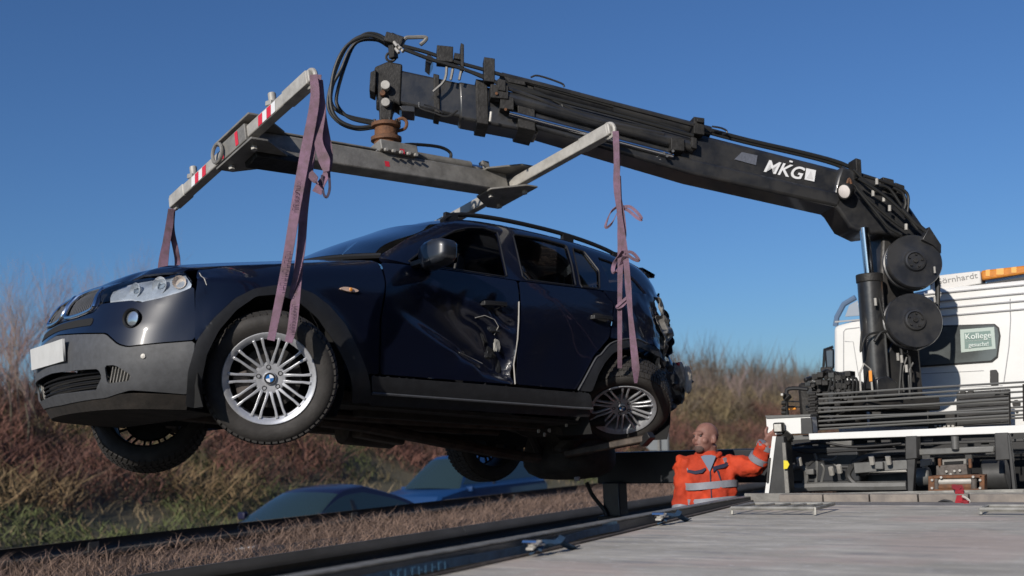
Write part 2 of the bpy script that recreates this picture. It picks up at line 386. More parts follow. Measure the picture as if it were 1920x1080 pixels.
for sd in (1, -1):
    L = lambda l: l if sd > 0 else None
    fen = [(.443, .145), (.452, .38), (.448, .40), (.446, .49)] + [(x, ze(x)) for x in np.arange(.43, -.61, -.02)] + [(-.635, .72), (-.645, .578), (-.605, .36), (-.615, .05), (-.54, .045)] + [(a, b) for a, b in ARCH_O[::-1] if b > .1]
    patch(fen, 'fender', pa, car, sd=sd, step=.02, solid=.004)
    patch([(-.652, .71), (-.655, .578), (-.617, .36), (-.625, .052), (-1.20, .064), (-1.600, .074), (-1.617, .344), (-1.655, .66), (-1.66, .742), (-1.2, .731), (-.86, .718)], 'front_door', pa, car, sd=sd, step=.02, solid=.005,
          label='front door with a long diagonal dent and torn rear edge' if sd > 0 else None)
    patch([(-1.622, .076), (-1.634, .344), (-1.672, .67), (-1.675, .742), (-2.0, .76), (-2.43, .785), (-2.52, .70), (-2.44, .46), (-2.29, .325), (-2.13, .084)], 'rear_door', pa, car, sd=sd, step=.02, solid=.005)
    q = [(-2.445, .790), (-2.535, .705), (-2.455, .455), (-2.56, .465), (-2.72, .485), (-2.88, .465), (-3.00, .41), (-3.05, .50), (-3.02, .60), (-3.06, .72), (-3.03, .845), (-2.75, .815)] if sd > 0 else \
        [(-2.445, .790), (-2.535, .705), (-2.455, .455), (-2.56, .465), (-2.72, .485), (-2.88, .465), (-3.05, .30), (-3.4, .25), (-3.4, .6), (-3.38, .83), (-2.75, .815)]
    patch(q, 'quarter_panel', pa, car, sd=sd, step=.03, sharp=25 if sd > 0 else 50)
    up = [(-.67, .745)] + [(x, ze(x)) for x in list(np.arange(-.72, -1.6, -.025)) + list(np.arange(-1.6, -3.12, -.06))] + [(-3.22, 1.05), (-3.25, .93), (-3.26, .86), (-3.0, .833), (-2.43, .792), (-1.68, .748), (-1.2, .737), (-.86, .724)]
    patch(up, 'window_frame', M_['paint'], car, sd=sd, holes=[WF, WR, WR2, WQ], step=.02, solid=.02, round_hole=1)
    for i, (w, g) in enumerate(((WR, 'glassrear'), (WR2, 'glassrear'), (WQ, 'glassrear'))):
        c = np.mean(w, 0); patch([tuple(c + (np.array(p) - c) * 1.03) for p in w], 'side_window', M_[g], car, off=-.014, sd=sd, rounds=2, solid=0)
    if sd < 0: patch(WF, 'side_window', M_['glass'], car, off=-.014, sd=sd, rounds=2, solid=0)
    for w in (WF, WR, WR2):
        b = MB(); b.tube([SX(s_of_x(a), c, .0, sd) for a, c in [(w[i][0] + (w[(i + 1) % len(w)][0] - w[i][0]) * f_, w[i][1] + (w[(i + 1) % len(w)][1] - w[i][1]) * f_) for i in range(len(w)) for f_ in (.06, .35, .65, .94)]], .006, 6, closed=True); b.build('window_seal', M_['black'], car)
    patch(ARCH_O + ARCH_I, 'wheel_arch_trim', M_['cladding'], car, off=.016, sd=sd, step=.018, solid=.012, rounds=1)
    patch(AR_O + AR_I, 'wheel_arch_trim', M_['cladding'], car, off=.016, sd=sd, step=.018, solid=.012)
    b = MB(); b.tube(line_on([(a, c) for a, c in AR_O[:-1]], .018, sd=sd, n=3), .006, 6); b.build('trim_edge', M_['trim'], car)
    patch([(-.555, .033), (-1.3, .050), (-2.10, .062), (-2.22, .063), (-2.26, -.03), (-1.3, -.045), (-.58, -.055)], 'sill_cladding', M_['cladding'], car, off=.020, sd=sd, solid=.012, step=.022)
    patch([(-.585, -.062), (-1.3, -.052), (-2.26, -.037), (-2.28, -.085), (-1.3, -.105), (-.60, -.118)], 'sill_cladding', M_['cladding'], car, off=.004, sd=sd, solid=.02, step=.022)
    b = MB(); b.tube(line_on([(-.58, -.058), (-1.3, -.048), (-2.26, -.033)], .022, sd=sd), .008, 6); b.build('sill_ridge', M_['trim'], car)
    # headlight: lens over a silver housing with reflectors
    HL = [(.42, .342), (.36, .40), (.345, .435), (.45, .462), (.65, .482), (.82, .505), (.93, .497), (.982, .42), (.924, .385), (.815, .351), (.70, .330), (.654, .347)]
    hl = patch(HL, 'headlight', mat('headlight_housing', (.60, .64, .70), .3, .3, nscale=18, namt=.35), car, off=-.055, sd=sd, side=False, solid=0)
    patch(HL, 'lens', M_['lens'], hl, off=.002, sd=sd, side=False, solid=0)
    for a, c, r in ((.60, .405, .043), (.79, .425, .048)):
        p = SX(a, c, -.068, sd); n = SX(a, c, .05, sd) - p
        n = n / np.linalg.norm(n) * .5 + np.array([.5, 0, 0]); n /= np.linalg.norm(n)
        b = MB(); b.lathe(p, n, [(.028, r), (.03, r * .95), (.005, r * .7), (-.01, r * .4), (-.015, 0)], 20); b.build('reflector', M_['bowl'], hl)
        b = MB(); b.lathe(p, n, [(.0, r * .45), (.018, r * .42), (.026, r * .25), (.028, 0)], 16); b.build('bulb', M_['lens'], hl)
    p = SX(.905, .44, -.045, sd); b = MB(); b.lathe(p, SX(.9, .44, .05, sd) - p, [(.01, .035), (-.01, .022), (-.012, 0)], 14); b.build('indicator_bulb', M_['bowla'], hl)
    # fog lamp
    fo = MB(); p = SX(.678, .24, .004, sd); n = np.array([.88, .45 * sd, .0]); fo.lathe(p, n, [(.006, .052), (.012, .050), (.006, .043), (-.03, .040), (-.03, 0)], 24); fg = fo.build('fog_light', M_['black'], car)
    fo = MB(); fo.lathe(p - n * .012, n, [(.0, .039), (.008, .036), (.012, .02), (.013, 0)], 20); fo.build('lens', mat('fog_lens', (.45, .5, .55), .12, .8), fg)
    b = MB(); b.tube(line_on([(1.015, .498), (1.03, .46), (1.045, .42)], .003, False, sd), .0025, 5); b.build('fender_trim', M_['galv'], car)
    patch([(-.335, .498), (-.36, .512), (-.42, .515), (-.462, .506), (-.45, .492), (-.38, .488)], 'side_indicator', mat('indicator_lens', (.62, .45, .36), .25), car, off=.012, sd=sd, step=.02, rounds=2, solid=.012)
    b = MB(); p = SX(s_of_x(-.405), .501, .018, sd); b.lathe(p, (0, sd, 0), [(0, .011), (.004, .008), (.005, 0)], 12); b.build('indicator_bulb', M_['amber'], car)
    # door handles
    for hx, hz in ((-1.43, .555), (-2.37, .585)):
        b = MB(); P = [SX(s_of_x(hx + dx), hz - dx * .08, o, sd) for dx, o in ((.09, .0), (.085, .03), (.04, .04), (-.04, .04), (-.085, .03), (-.09, 0.))]
        b.ribbon(P, .028, (0, 0, 1), .014); h = b.build('door_handle', M_['black'] if sd > 0 else pa, car, bevel=.003)
        patch([(hx + .08, hz + .03), (hx + .08, hz - .03), (hx - .06, hz - .03), (hx - .06, hz + .03)], 'handle_recess', M_['blackdeep'], h, off=.0015, sd=sd, step=.03, rounds=2, solid=0)
    # mirror
    b = MB(); c = np.array([-.93, sd * .985, .775])
    prof = [(-.122, .055), (-.108, .071), (-.05, .077), (.03, .076), (.09, .070), (.118, .052)]
    V = []; n = 20
    for d, r in [(-.128, .03)] + prof + [(.128, .03)]:
        for k in range(n):
            a = 2 * pi * k / n; ca, sa = math.cos(a), math.sin(a); g = (abs(ca) ** 7 + abs(sa) ** 7) ** (-1 / 7)
            V.append((c[0] + r * .75 * g * ca + (.02 if ca > 0 else 0) - abs(d) * .2, c[1] + d * sd, c[2] + r * .98 * g * sa + d * .08))
    fs = []
    for i in range(len(prof) + 1):
        for k in range(n): l = (k + 1) % n; fs.append((i * n + k, i * n + l, (i + 1) * n + l, (i + 1) * n + k))
    fs += [tuple(range(n)), tuple(range((len(prof) + 1) * n, (len(prof) + 2) * n))]
    b.add(V, fs); mi = b.build('wing_mirror', mat('mirror_shell', (.02, .023, .03), .35, .1, coat=.6), car, ang=50)
    b = MB(); b.bar((-.88, sd * .83, .725), (-.90, sd * .93, .735), .07, .035); b.build('mirror_arm', M_['black'], mi, bevel=.006)
    b = MB(); b.box((-1.012, c[1] - .10, c[2] - .055), (-1.006, c[1] + .10, c[2] + .06)); b.build('mirror_glass', M_['chrome'], mi)
    # roof rail
    P = [(-1.30, .0), (-1.36, .026), (-1.50, .038), (-1.9, .046), (-2.4, .046), (-2.75, .038), (-2.92, .024), (-3.0, .0)]
    b = MB(); b.tube([np.array(edge(a)) * np.array([1, sd, 1]) + np.array([0, -sd * .035, c + .006]) for a, c in spline(P, 5)], .016, 8); rr = b.build('roof_rail', M_['black'], car)
    for a in (-1.38, -2.42, -2.93):
        e = edge(a) * np.array([1, sd, 1]); b = MB(); b.bar(e + np.array([0, -sd * .035, -.02]), e + np.array([0, -sd * .035, .05]), .03, .10, up=(1, 0, 0)); b.build('rail_foot', M_['black'], rr)
    # wheel housings
    for cx in (0, -2.70):
        b = MB(); V = []; fs = []
        for i in range(17):
            a = pi * (-.15 + 1.3 * i / 16); r = .43 if cx == 0 else .415
            V += [(cx - math.cos(a) * r, sd * .855, .0 + math.sin(a) * r), (cx - math.cos(a) * r, sd * .50, .0 + math.sin(a) * r)]
        fs = [(2 * i, 2 * i + 1, 2 * i + 3, 2 * i + 2) for i in range(16)] + [tuple(range(1, 34, 2))]
        b.add(V, fs); b.build('wheel_housing', M_['blackdeep'], car, solid=.004)
    # inner shell behind the gaps
    patch([(-.50, .09), (-.56, .60), (-.7, .69), (-1.5, .70), (-2.4, .74), (-2.50, .70), (-2.40, .48), (-2.24, .33), (-2.1, .09)], 'inner_shell', M_['blackdeep'], car, off=-.085, sd=sd, step=.12, solid=0)
    # seats
    for x, y in ((-1.35, .36), (-2.25, .36)):
        b = MB(); P = [(x + .05, .15), (x - .05, .45), (x - .13, .80)]
        for (a, z), (a2, z2) in zip(P, P[1:]): b.bar((a, sd * y, z), (a2, sd * y, z2), .48, .14, up=(1, 0, 0), w2=.44)
        b.bar((x - .14, sd * y, .80), (x - .16, sd * y, .97), .24, .10, up=(1, 0, 0)); b.bar((x - .05, sd * y, .12), (x + .45, sd * y, .17), .48, .16); b.build('seat', M_['black'], car, bevel=.03)
# chrome strip between the doors (rear edge of the front door)
b = MB(); b.tube([SX(s_of_x(a), c, .004) for a, c in ((-1.607, .075), (-1.609, .2), (-1.625, .36), (-1.632, .47), (-1.645, .60))], .0045, 6); b.build('bent_door_edge', M_['galv'], car)
# nose
KD = [(.035, .312), (.02, .36), (.03, .415), (.07, .442), (.18, .450), (.275, .447), (.325, .432), (.335, .40), (.36, .345), (.345, .312), (.23, .296), (.10, .296)]
patch([(-.41, .338), (-.352, .40), (-.338, .438), (-.45, .468), (0, .475), (.45, .468), (.338, .438), (.352, .40), (.41, .338), (.38, .30), (.231, .286), (0, .287), (-.231, .286), (-.38, .30)][::-1], 'front_panel', pa, car, side=False, holes=[KD, [(-a, c) for a, c in KD]], step=.02, off=.0)
for sg in (1, -1):
    P = [(sg * a, c) for a, c in KD]
    b = MB(); b.tube([SX(a, c, .004) for a, c in spline(P, 4, True)], .011, 8, closed=True); k = b.build('kidney_grille', M_['chrome'], car)
    patch(P, 'grille_back', M_['blackdeep'], k, side=False, off=-.05, step=.06, solid=0)
    for i in range(14):
        a = .045 + .295 * i / 13; lo, hi = .30, .445
        if a > .31: hi = .42
        b = MB(); b.tube([SX(sg * (a + .02 * (1 - 2 * t)), lo + (hi - lo) * t, -.012) for t in (0, .33, .66, 1)], .0055, 5); b.build('slat', M_['trim'], k)
BU = [(-1.004, .134), (-.68, .097), (-.623, .112), (-.535, .172), (-.45, .178), (0, .215), (.45, .178), (.535, .172), (.623, .112), (.68, .097), (1.004, .134)]
BT = [(1.0, .25), (.985, .41), (.924, .378), (.815, .344), (.70, .323), (.654, .338), (.418, .335), (.38, .293), (.231, .281), (0, .281)]
circ = [(.678 + .05 * math.cos(a), .24 + .05 * math.sin(a)) for a in np.linspace(0, 2 * pi, 20)[:-1]]
patch(BU + BT + [(-a, c) for a, c in BT[::-1][1:]], 'front_bumper', pa, car, side=False, holes=[circ, [(-a, c) for a, c in circ]], step=.022, round_hole=0)
patch([(-.40, .222), (-.40, .262), (-.2, .27), (0, .273), (.2, .27), (.40, .262), (.40, .222), (0, .235)][::-1], 'air_slot', M_['blackdeep'], car, side=False, off=.003, step=.04, solid=.006, rounds=1)
IN = [(-.50, -.01), (0, .005), (.50, -.01), (.52, -.05), (.46, -.115), (0, -.11), (-.46, -.115), (-.52, -.05)]
SI = [(.545, .005), (.61, .005), (.70, -.045), (.685, -.075), (.55, -.085)]
low = [(a, c - .008) for a, c in BU]
patch(low + [(1.004, .03), (.995, -.133), (.686, -.118), (.511, -.15), (0, -.16), (-.511, -.15), (-.686, -.118), (-.995, -.133), (-1.004, .03)], 'bumper_trim', M_['trim'], car, off=.006, side=False, holes=[IN, SI, [(-a, c) for a, c in SI]], step=.022, round_hole=1)
patch(IN, 'air_intake', M_['blackdeep'], car, side=False, off=-.06, step=.08, solid=0)
for i in range(5):
    z = -.018 - i * .022; b = MB(); b.tube([SX(a, z, -.035) for a in np.linspace(-.5, .5, 17)], .006, 5); b.build('intake_slat', M_['black'], car)
for sg in (1, -1):
    patch([(sg * a, c) for a, c in SI], 'side_vent', M_['blackdeep'], car, side=False, off=-.03, step=.05, solid=0)
    for i in range(7):
        a = .555 + i * .02; b = MB(); b.tube([SX(sg * a, -.08, -.012), SX(sg * (a + .03), -.0, -.012)], .0035, 4); b.build('vent_bar', M_['galvd'], car)
    b = MB(); b.lathe(SX(sg * .765, .045, .006), SX(sg * .765, .045, .06) - SX(sg * .765, .045, 0), [(0, .014), (.006, .012), (.007, 0)], 14); b.build('parking_sensor', M_['galv'], car)
# splitter under the bumper, plate, engine undertray
b = MB(); V = []
for s in np.linspace(-1.0, 1.0, 31):
    a = SX(s, -.135, .0); a2 = SX(s, -.16, -.03); V += [a, a2 + np.array([0, 0, -.045]), a2 * np.array([1, .9, 1]) + np.array([-.22, 0, -.055]), a2 * np.array([0, .75, 1]) + np.array([.25, 0, -.06])]
b.add(V, [(i * 4 + k, i * 4 + k + 1, i * 4 + 5 + k, i * 4 + 4 + k) for i in range(30) for k in range(3)]); b.build('undertray', M_['under'], car, solid=.01)
b = MB()
for y0 in (-.302,): b.add([SX(0, .10, .0) + np.array(v) for v in ((.012, -.30, -.052), (.012, .225, -.052), (.03, .225, .062), (.03, -.30, .062))], [(0, 1, 2, 3)])
b.build('number_plate', M_['plate'], car, solid=.012)
# bonnet
b = MB(); V = []; nu, nv = 30, 37
def hood(x, v):
    e = edge(x) if x > -.6 else edge(-.6); c = np.interp(x, [-.6, .2, .45, .6, .72], [.075, .075, .07, .05, .03]); y = v * (e[1] - .006)
    z = e[2] + c * (1 - abs(v) ** 2.6) - .012 * math.exp(-((abs(v) - .62) / .10) ** 2) + .012 * math.exp(-((abs(v) - .70) / .06) ** 2)
    return x, y, z
for i in range(nu):
    for j in range(nv):
        v = -1 + 2 * j / (nv - 1); xf = .475 + .205 * (1 - abs(v) ** 2.4); xr = -.615 + .17 * (1 - v * v); t = i / (nu - 1); x = xf + (xr - xf) * t
        x_, y, z = hood(x, v); z -= .022 * math.exp(-((xf - x) / .03)); V.append((x, y, z))
b.add(V, [(i * nv + j, i * nv + j + 1, (i + 1) * nv + j + 1, (i + 1) * nv + j) for i in range(nu - 1) for j in range(nv - 1)]); b.build('bonnet', pa, car, solid=.012, flip=False)
# windscreen, roof
b = MB(); V = []; nu, nv = 14, 25
for i in range(nu):
    t = i / (nu - 1); xs = -.74 + (-1.23 + .74) * t; e = edge(xs, -.004)
    for j in range(nv):
        v = -1 + 2 * j / (nv - 1); V.append((e[0] + (.23 * (1 - t) + .08 * t) * (1 - v * v), v * e[1] * .985, e[2] + (.022 + .03 * t) * (1 - v * v) - .0))
b.add(V, [(i * nv + j, i * nv + j + 1, (i + 1) * nv + j + 1, (i + 1) * nv + j) for i in range(nu - 1) for j in range(nv - 1)]); b.build('windscreen', M_['glass'], car)
b = MB(); b.tube([(-.74 + .25 * (1 - v * v), v * .70, .785 + .012 * (1 - v * v)) for v in np.linspace(-1, 1, 15)], .018, 6); b.build('cowl', M_['black'], car)
b = MB(); V = []; nu, nv = 26, 25
for i in range(nu):
    t = i / (nu - 1)
    for j in range(nv):
        v = -1 + 2 * j / (nv - 1); xf = -1.24 + .085 * (1 - v * v); x = xf + (-3.24 - xf) * t; e = edge(min(x, -1.2)); V.append((x, v * (e[1] - .004), e[2] + (.055 + .01 * math.sin(t * pi)) * (1 - abs(v) ** 2.2)))
b.add(V, [(i * nv + j, i * nv + j + 1, (i + 1) * nv + j + 1, (i + 1) * nv + j) for i in range(nu - 1) for j in range(nv - 1)]); b.build('roof', pa, car, solid=.03)
b = MB(); V = []
for v in np.linspace(-1, 1, 17):
    V += [(-3.20 + .03 * abs(v), v * .56, 1.165 - .05 * abs(v) ** 2), (-3.40 + .08 * v * v, v * .55, 1.135 - .05 * v * v), (-3.39 + .08 * v * v, v * .55, 1.105 - .05 * v * v), (-3.22, v * .54, 1.10 - .04 * v * v)]
b.add(V, [(i * 4 + k, i * 4 + (k + 1) % 4, i * 4 + 4 + (k + 1) % 4, i * 4 + 4 + k) for i in range(16) for k in range(4)]); b.build('roof_spoiler', pa, car, ang=40)
# tail
s1 = s_of_x(-3.40)
patch([(s1, .28), (s1 - .02, .55), (s1, .76), (SMAX, .78), (2 * SMAX - s1, .76), (2 * SMAX - s1, .28), (SMAX, .26)], 'tailgate', pa, car, side=False, step=.05, sharp=25)
patch([(s1 - .02, .80), (s1 - .03, 1.05), (SMAX, 1.08), (2 * SMAX - s1 + .03, 1.05), (2 * SMAX - s1 + .02, .80)], 'rear_window', M_['glassrear'], car, side=False, step=.08, off=-.01, solid=0)
patch([(-2.97, .40), (-2.98, .62), (-3.02, .85), (-3.25, .88), (-3.38, .84), (-3.42, .6), (-3.36, .45), (-3.40, .28), (-3.2, .22), (-3.05, .30)], 'crushed_bodywork', M_['bare'], car, off=-.05, step=.022, sharp=20, noise=.06, solid=.004, label='crumpled bare metal where the tail lamp was')
patch([(-3.05, .60), (-3.08, .82), (-3.18, .85), (-3.16, .70), (-3.22, .58), (-3.13, .46)], 'torn_flap', M_['galvd'], car, off=.01, step=.02, sharp=20, noise=.05, solid=.003)
patch([(-2.94, .37), (-2.90, .20), (-3.0, .10), (-3.2, .12), (-3.3, .25), (-3.2, .38), (-3.05, .42)], 'crushed_liner', M_['cladding'], car, off=.0, step=.022, sharp=20, noise=.07, solid=.004)
patch([(-3.20, .86), (-3.30, .90), (-3.44, .75), (-3.43, .5), (-3.36, .30), (-3.40, .6)], 'tail_edge_flap', pa, car, off=.03, step=.02, sharp=20, noise=.04, solid=.004)
def shard(c, size, m, name, k, seed, lab=None, par=None):
    r = random.Random(seed); bm = bmesh.new(); bmesh.ops.create_icosphere(bm, subdivisions=3, radius=1)
    for v in bm.verts:
        n = mnoise.noise(v.co * 1.7 + Vector((seed, 0, 0))) * k + mnoise.noise(v.co * 5 + Vector((0, seed, 0))) * k * .4; v.co = Vector((max(-.8, min(.8, v.co.x)), max(-.8, min(.8, v.co.y)), max(-.8, min(.8, v.co.z)))) * (1 + n)
        v.co = Vector((v.co.x * size[0], v.co.y * size[1], v.co.z * size[2])) + Vector([float(q) for q in c])
    me = bpy.data.meshes.new(name); bm.to_mesh(me); bm.free(); me.materials.append(m); o = bpy.data.objects.new(name, me); COL.objects.link(o); attach(o, par or car)
    if lab: o['label'] = lab
    return o
PMI = PM.inverted()
def cl(x, y, D): return PMI @ Vector([float(q) for q in at(x, y, D=D)])
rb = shard(cl(1262, 725, 8.1), (.17, .08, .13), M_['black'], 'rear_bumper', .6, 3, 'torn black rear bumper hanging off the tail')
shard(cl(1235, 760, 8.0), (.14, .10, .07), M_['cladding'], 'bumper_shred', .5, 4, par=rb)
shard(cl(1270, 705, 8.05), (.075, .04, .12), M_['bare'], 'lamp_remains', .3, 5, par=rb)
shard(cl(1272, 684, 8.06), (.035, .02, .02), M_['red'], 'lamp_remains', .3, 15, par=rb)
shard(cl(1289, 712, 8.1), (.04, .03, .12), mat('foam', (.55, .50, .42), .8), 'bumper_foam', .25, 6, par=rb)
b = MB(); b.bar(cl(1236, 692, 8.0), cl(1257, 682, 8.0), .035, .03); b.build('bumper_bracket', M_['black'], car, bevel=.006)
b = MB(); b.tube([cl(x, y, 7.75) for x, y in ((1240, 590), (1252, 600), (1243, 640), (1240, 700), (1236, 740))], [.012, .02, .012, .014, .01], 5); b.tube([cl(x, y, 7.8) for x, y in ((1238, 636), (1256, 624))], .005, 4); b.build('torn_seal', M_['black'], car)
# ripped corner of the front door
for c, sz, m, sd_ in ((SX(s_of_x(-1.50), .32, .01), (.028, .010, .060), mat('torn_lining', (.34, .33, .30), .7, nscale=20, namt=.4), 11), (SX(s_of_x(-1.47), .27, .0), (.04, .012, .04), M_['cladding'], 12), (SX(s_of_x(-1.56), .20, .0), (.03, .012, .08), M_['cladding'], 13), (SX(s_of_x(-1.45), .40, .0), (.06, .012, .02), M_['cladding'], 14)):
    shard(c, sz, m, 'torn_door_edge', .45, sd_)
b = MB(); b.tube([SX(s_of_x(a), c, .008) for a, c in ((-1.30, .455), (-1.36, .475), (-1.44, .46), (-1.47, .42), (-1.46, .37))], .0022, 5); b.tube([SX(s_of_x(a), c, .008) for a, c in ((-1.20, .235), (-1.30, .23), (-1.42, .195))], .0018, 4); b.build('scratch_glint', M_['galv'], car)  # pale tubes imitate thin highlights and scratches on the dented door

# underbody
b = MB(); b.box((-2.3, -.72, -.12), (-.35, .78, -.10)); b.box((-.45, -.45, -.15), (.35, .45, -.05)); b.build('floor_pan', M_['under'], car)
b = MB(); b.box((-3.35, -.62, .02), (-2.3, .55, .07)); b.build('boot_floor', M_['under'], car)
for pts, r in (([(.1, -.1, -.16), (-.6, -.12, -.18), (-1.1, -.1, -.19), (-1.9, -.12, -.20), (-2.3, -.25, -.22)], .035), ([(-.5, .28, -.17), (-1.2, .3, -.18), (-2.0, .28, -.17)], .022), ([(-.3, .48, -.15), (-1.2, .46, -.15), (-2.2, .44, -.13)], .03)):
    b = MB(); b.tube(spline(pts, 4), r, 8); b.build('exhaust_pipe', M_['pipe'], car)
b = MB(); b.tube(spline([(-.9, .05, -.2), (-.95, .05, -.2), (-1.25, .05, -.21), (-1.3, .05, -.21)], 3), [.05, .08, .09, .09, .09, .09, .09, .09, .08, .05][:10], 12); b.build('silencer', M_['pipe'], car)
for yy in (.55, .35):
    b = MB(); b.bar((-.7, yy, -.135), (-2.15, yy, -.125), .09, .05); b.build('chassis_rail', M_['under'], car, bevel=.01)
b = MB(); b.tube(spline([cl(x, y, d) for x, y, d in ((600, 790, 6.2), (680, 800, 6.4), (760, 815, 6.6), (860, 835, 6.9), (930, 848, 7.2), (1010, 860, 7.4))], 4), .035, 8); b.build('driveshaft', M_['pipe'], car)
b = MB(); b.bar(cl(668, 806, 6.6), cl(752, 822, 6.8), .12, .09); b.build('exhaust_box', M_['pipe'], car, bevel=.015)
shard(cl(1030, 790, 7.5), (.25, .34, .12), M_['under'], 'rear_subframe', .4, 21)
shard(cl(1060, 830, 7.6), (.22, .24, .10), M_['under'], 'differential', .3, 22)
b = MB(); c = cl(1068, 872, 7.75); b.lathe(c, PMI.to_3x3() @ Vector((0, 0, 1)), [(.20, .30), (.08, .34), (.0, .335), (-.05, .30), (-.09, .22), (-.10, .12), (-.10, 0)], 28); b.build('spare_wheel_tub', M_['under'], car, solid=.006)
shard(cl(1082, 898, 7.4), (.028, .012, .018), M_['galv'], 'torn_bracket', .5, 24)
b = MB(); b.bar(cl(1060, 852, 7.4), cl(1215, 822, 7.2), .09, .05); b.build('control_arm', M_['pipe'], car, bevel=.01)
b = MB(); b.bar(cl(1205, 832, 7.2), cl(1221, 815, 7.15), .06, .05); b.build('torn_bracket', M_['black'], car, bevel=.004)
b = MB(); b.tube(spline([cl(x, y, d) for x, y, d in ((990, 805, 7.4), (1010, 850, 7.5), (1000, 870, 7.6))], 4), .03, 7); b.build('suspension_link', M_['under'], car)
for i, (x, y) in enumerate(((1010, 808), (1021, 815), (1030, 807), (1062, 797))): shard(cl(x, y, 7.05), (.012, .008, .014), M_['galv'], 'torn_bracket', .4, 30 + i)

# wheels
def make_wheel(c, nrm, roll=0., inner=False):
    "origin at hub, z axis of the wheel = outward normal"
    root = empty('wheel', M=PM); root.name = 'wheel'
    MW = PMI @ frame(c, Vector((0, 0, 1)).cross(nrm), nrm)
    root.parent = car; root.matrix_local = MW @ Matrix.Rotation(roll, 4, 'Z')
    b = MB(); prof = [(-.105, .245), (-.11, .27), (-.112, .30), (-.10, .325), (-.08, .338), (-.04, .342), (0.0, .343), (.04, .342), (.08, .338), (.10, .325), (.112, .30), (.110, .27), (.100, .250), (.095, .240)]
    b.lathe((0, 0, 0), (0, 0, 1), prof, 72); ty = b.build('tyre', M_['rubber'], root, ang=60)
    b = MB()
    for k in range(60):
        for z0, z1, sk in ((-.098, -.058, .035), (-.052, -.018, .02), (-.012, .022, -.02), (.028, .056, .02), (.062, .098, -.035)):
            a0 = 2 * pi * (k + (.5 if z0 > 0 else 0)) / 60; a1 = a0 + 2 * pi / 60 * .72; q = []
            for r_ in (.336, .349):
                for a, z in ((a0, z0), (a1, z0), (a1 + sk, z1), (a0 + sk, z1)):
                    rr = r_ - (.012 if abs(z) > .09 else 0); q.append((math.cos(a) * rr, math.sin(a) * rr, z))
            b.add(q, [(4, 5, 6, 7), (0, 1, 5, 4), (1, 2, 6, 5), (2, 3, 7, 6), (3, 0, 4, 7)])
    b.build('tread_blocks', M_['rubber'], ty, kind='stuff')
    b = MB(); b.lathe((0, 0, 0), (0, 0, 1), [(-.10, .243), (-.095, .228), (-.05, .215), (.03, .208), (.075, .212), (.088, .218), (.092, .232), (.100, .240), (.104, .236), (.100, .222), (.09, .212), (.085, .205)], 64); b.build('rim', M_['rimdark'] if inner else M_['rim'], root, ang=40)  # far-side wheels get a dark rim colour that paints their shade
    for k in range(20):
        a = 2 * pi * k / 20 + .05 * (1 if k % 2 else -1); ca, sa = math.cos(a), math.sin(a); b = MB()
        t = .055 * (-1 if k % 2 else 1)
        P = [(.070 * math.cos(a + t * 2.2), .070 * math.sin(a + t * 2.2), .062), (.12 * math.cos(a + t * .8), .12 * math.sin(a + t * .8), .075), (.17 * ca, .17 * sa, .082), (.212 * ca, .212 * sa, .088)]
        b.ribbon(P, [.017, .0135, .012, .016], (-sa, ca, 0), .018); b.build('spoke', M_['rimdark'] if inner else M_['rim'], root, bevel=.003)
    b = MB(); b.lathe((0, 0, 0), (0, 0, 1), [(.02, .082), (.058, .084), (.070, .078), (.072, .060), (.066, .040), (.066, 0)], 40); b.build('hub', M_['rim'], root)
    for k in range(5):
        a = 2 * pi * k / 5 + .3; b = MB(); b.lathe((.058 * math.cos(a), .058 * math.sin(a), .0705), (0, 0, 1), [(.0, .0125), (.0025, .0125), (.003, .009), (-.004, .008), (-.004, 0)], 12); b.build('wheel_bolt', M_['rimdark'], root)
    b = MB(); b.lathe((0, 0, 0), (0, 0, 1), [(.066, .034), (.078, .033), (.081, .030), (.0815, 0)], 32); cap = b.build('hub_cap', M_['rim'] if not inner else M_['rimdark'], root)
    bl = mat('badge_blue', (.03, .16, .45), .3); wh = mat('badge_white', (.8, .82, .85), .3)
    b = MB(); b.lathe((0, 0, 0), (0, 0, 1), [(.0817, .029), (.0825, .029), (.0826, .021), (.0818, .020)], 32); b.build('badge_ring', M_['black'], cap)
    for k in range(4):
        b = MB(); V = [(0, 0, .0835)] + [(.020 * math.cos(pi / 2 * (k + i / 8)), .020 * math.sin(pi / 2 * (k + i / 8)), .0825) for i in range(9)]
        b.add(V, [(0, i, i + 1) for i in range(1, 9)]); b.build('badge_quarter', bl if k % 2 else wh, cap)
    b = MB(); b.lathe((0, 0, 0), (0, 0, 1), [(.0, .16), (.012, .16), (.012, .09), (.04, .07), (.04, 0)], 36); b.lathe((0, 0, 0), (0, 0, 1), [(0, .16), (-.01, .155), (-.02, .07), (-.02, 0)], 36); b.build('brake_disc', M_['rimdark'], root)
    b = MB(); b.bar((-.13, -.09, .015), (-.15, .05, .015), .08, .09, up=(0, 0, 1)); b.build('brake_caliper', mat('caliper', (.14, .12, .11), .6, .4, nscale=20, namt=.4), root, bevel=.01)
    return root
def cd_(p): return Vector([float(v) for v in (CAM - p)]).normalized()
pF = at(506, 709, D=5.50); n = cd_(pF); n = Vector((n.x, n.y, n.z)) + Vector((RW @ np.array([-.05, -.10, 0])).tolist()); make_wheel(pF - np.array(n.normalized()) * .07, n.normalized(), .12)
pR = at(1166, 762, D=7.42); n = cd_(pR); dn = RW @ np.array([.14, -.92, 0]); n = (n + Vector(dn.tolist())).normalized(); make_wheel(pR - np.array(n) * .06, n, .4)
fr = PM @ Vector((0, -.74, -.13)); stn = -(Vector([float(v) for v in (CAM - fr)]).normalized() + Vector((RW @ np.array([-.15, .45, 0])).tolist())); make_wheel(fr, stn.normalized(), 0, True)
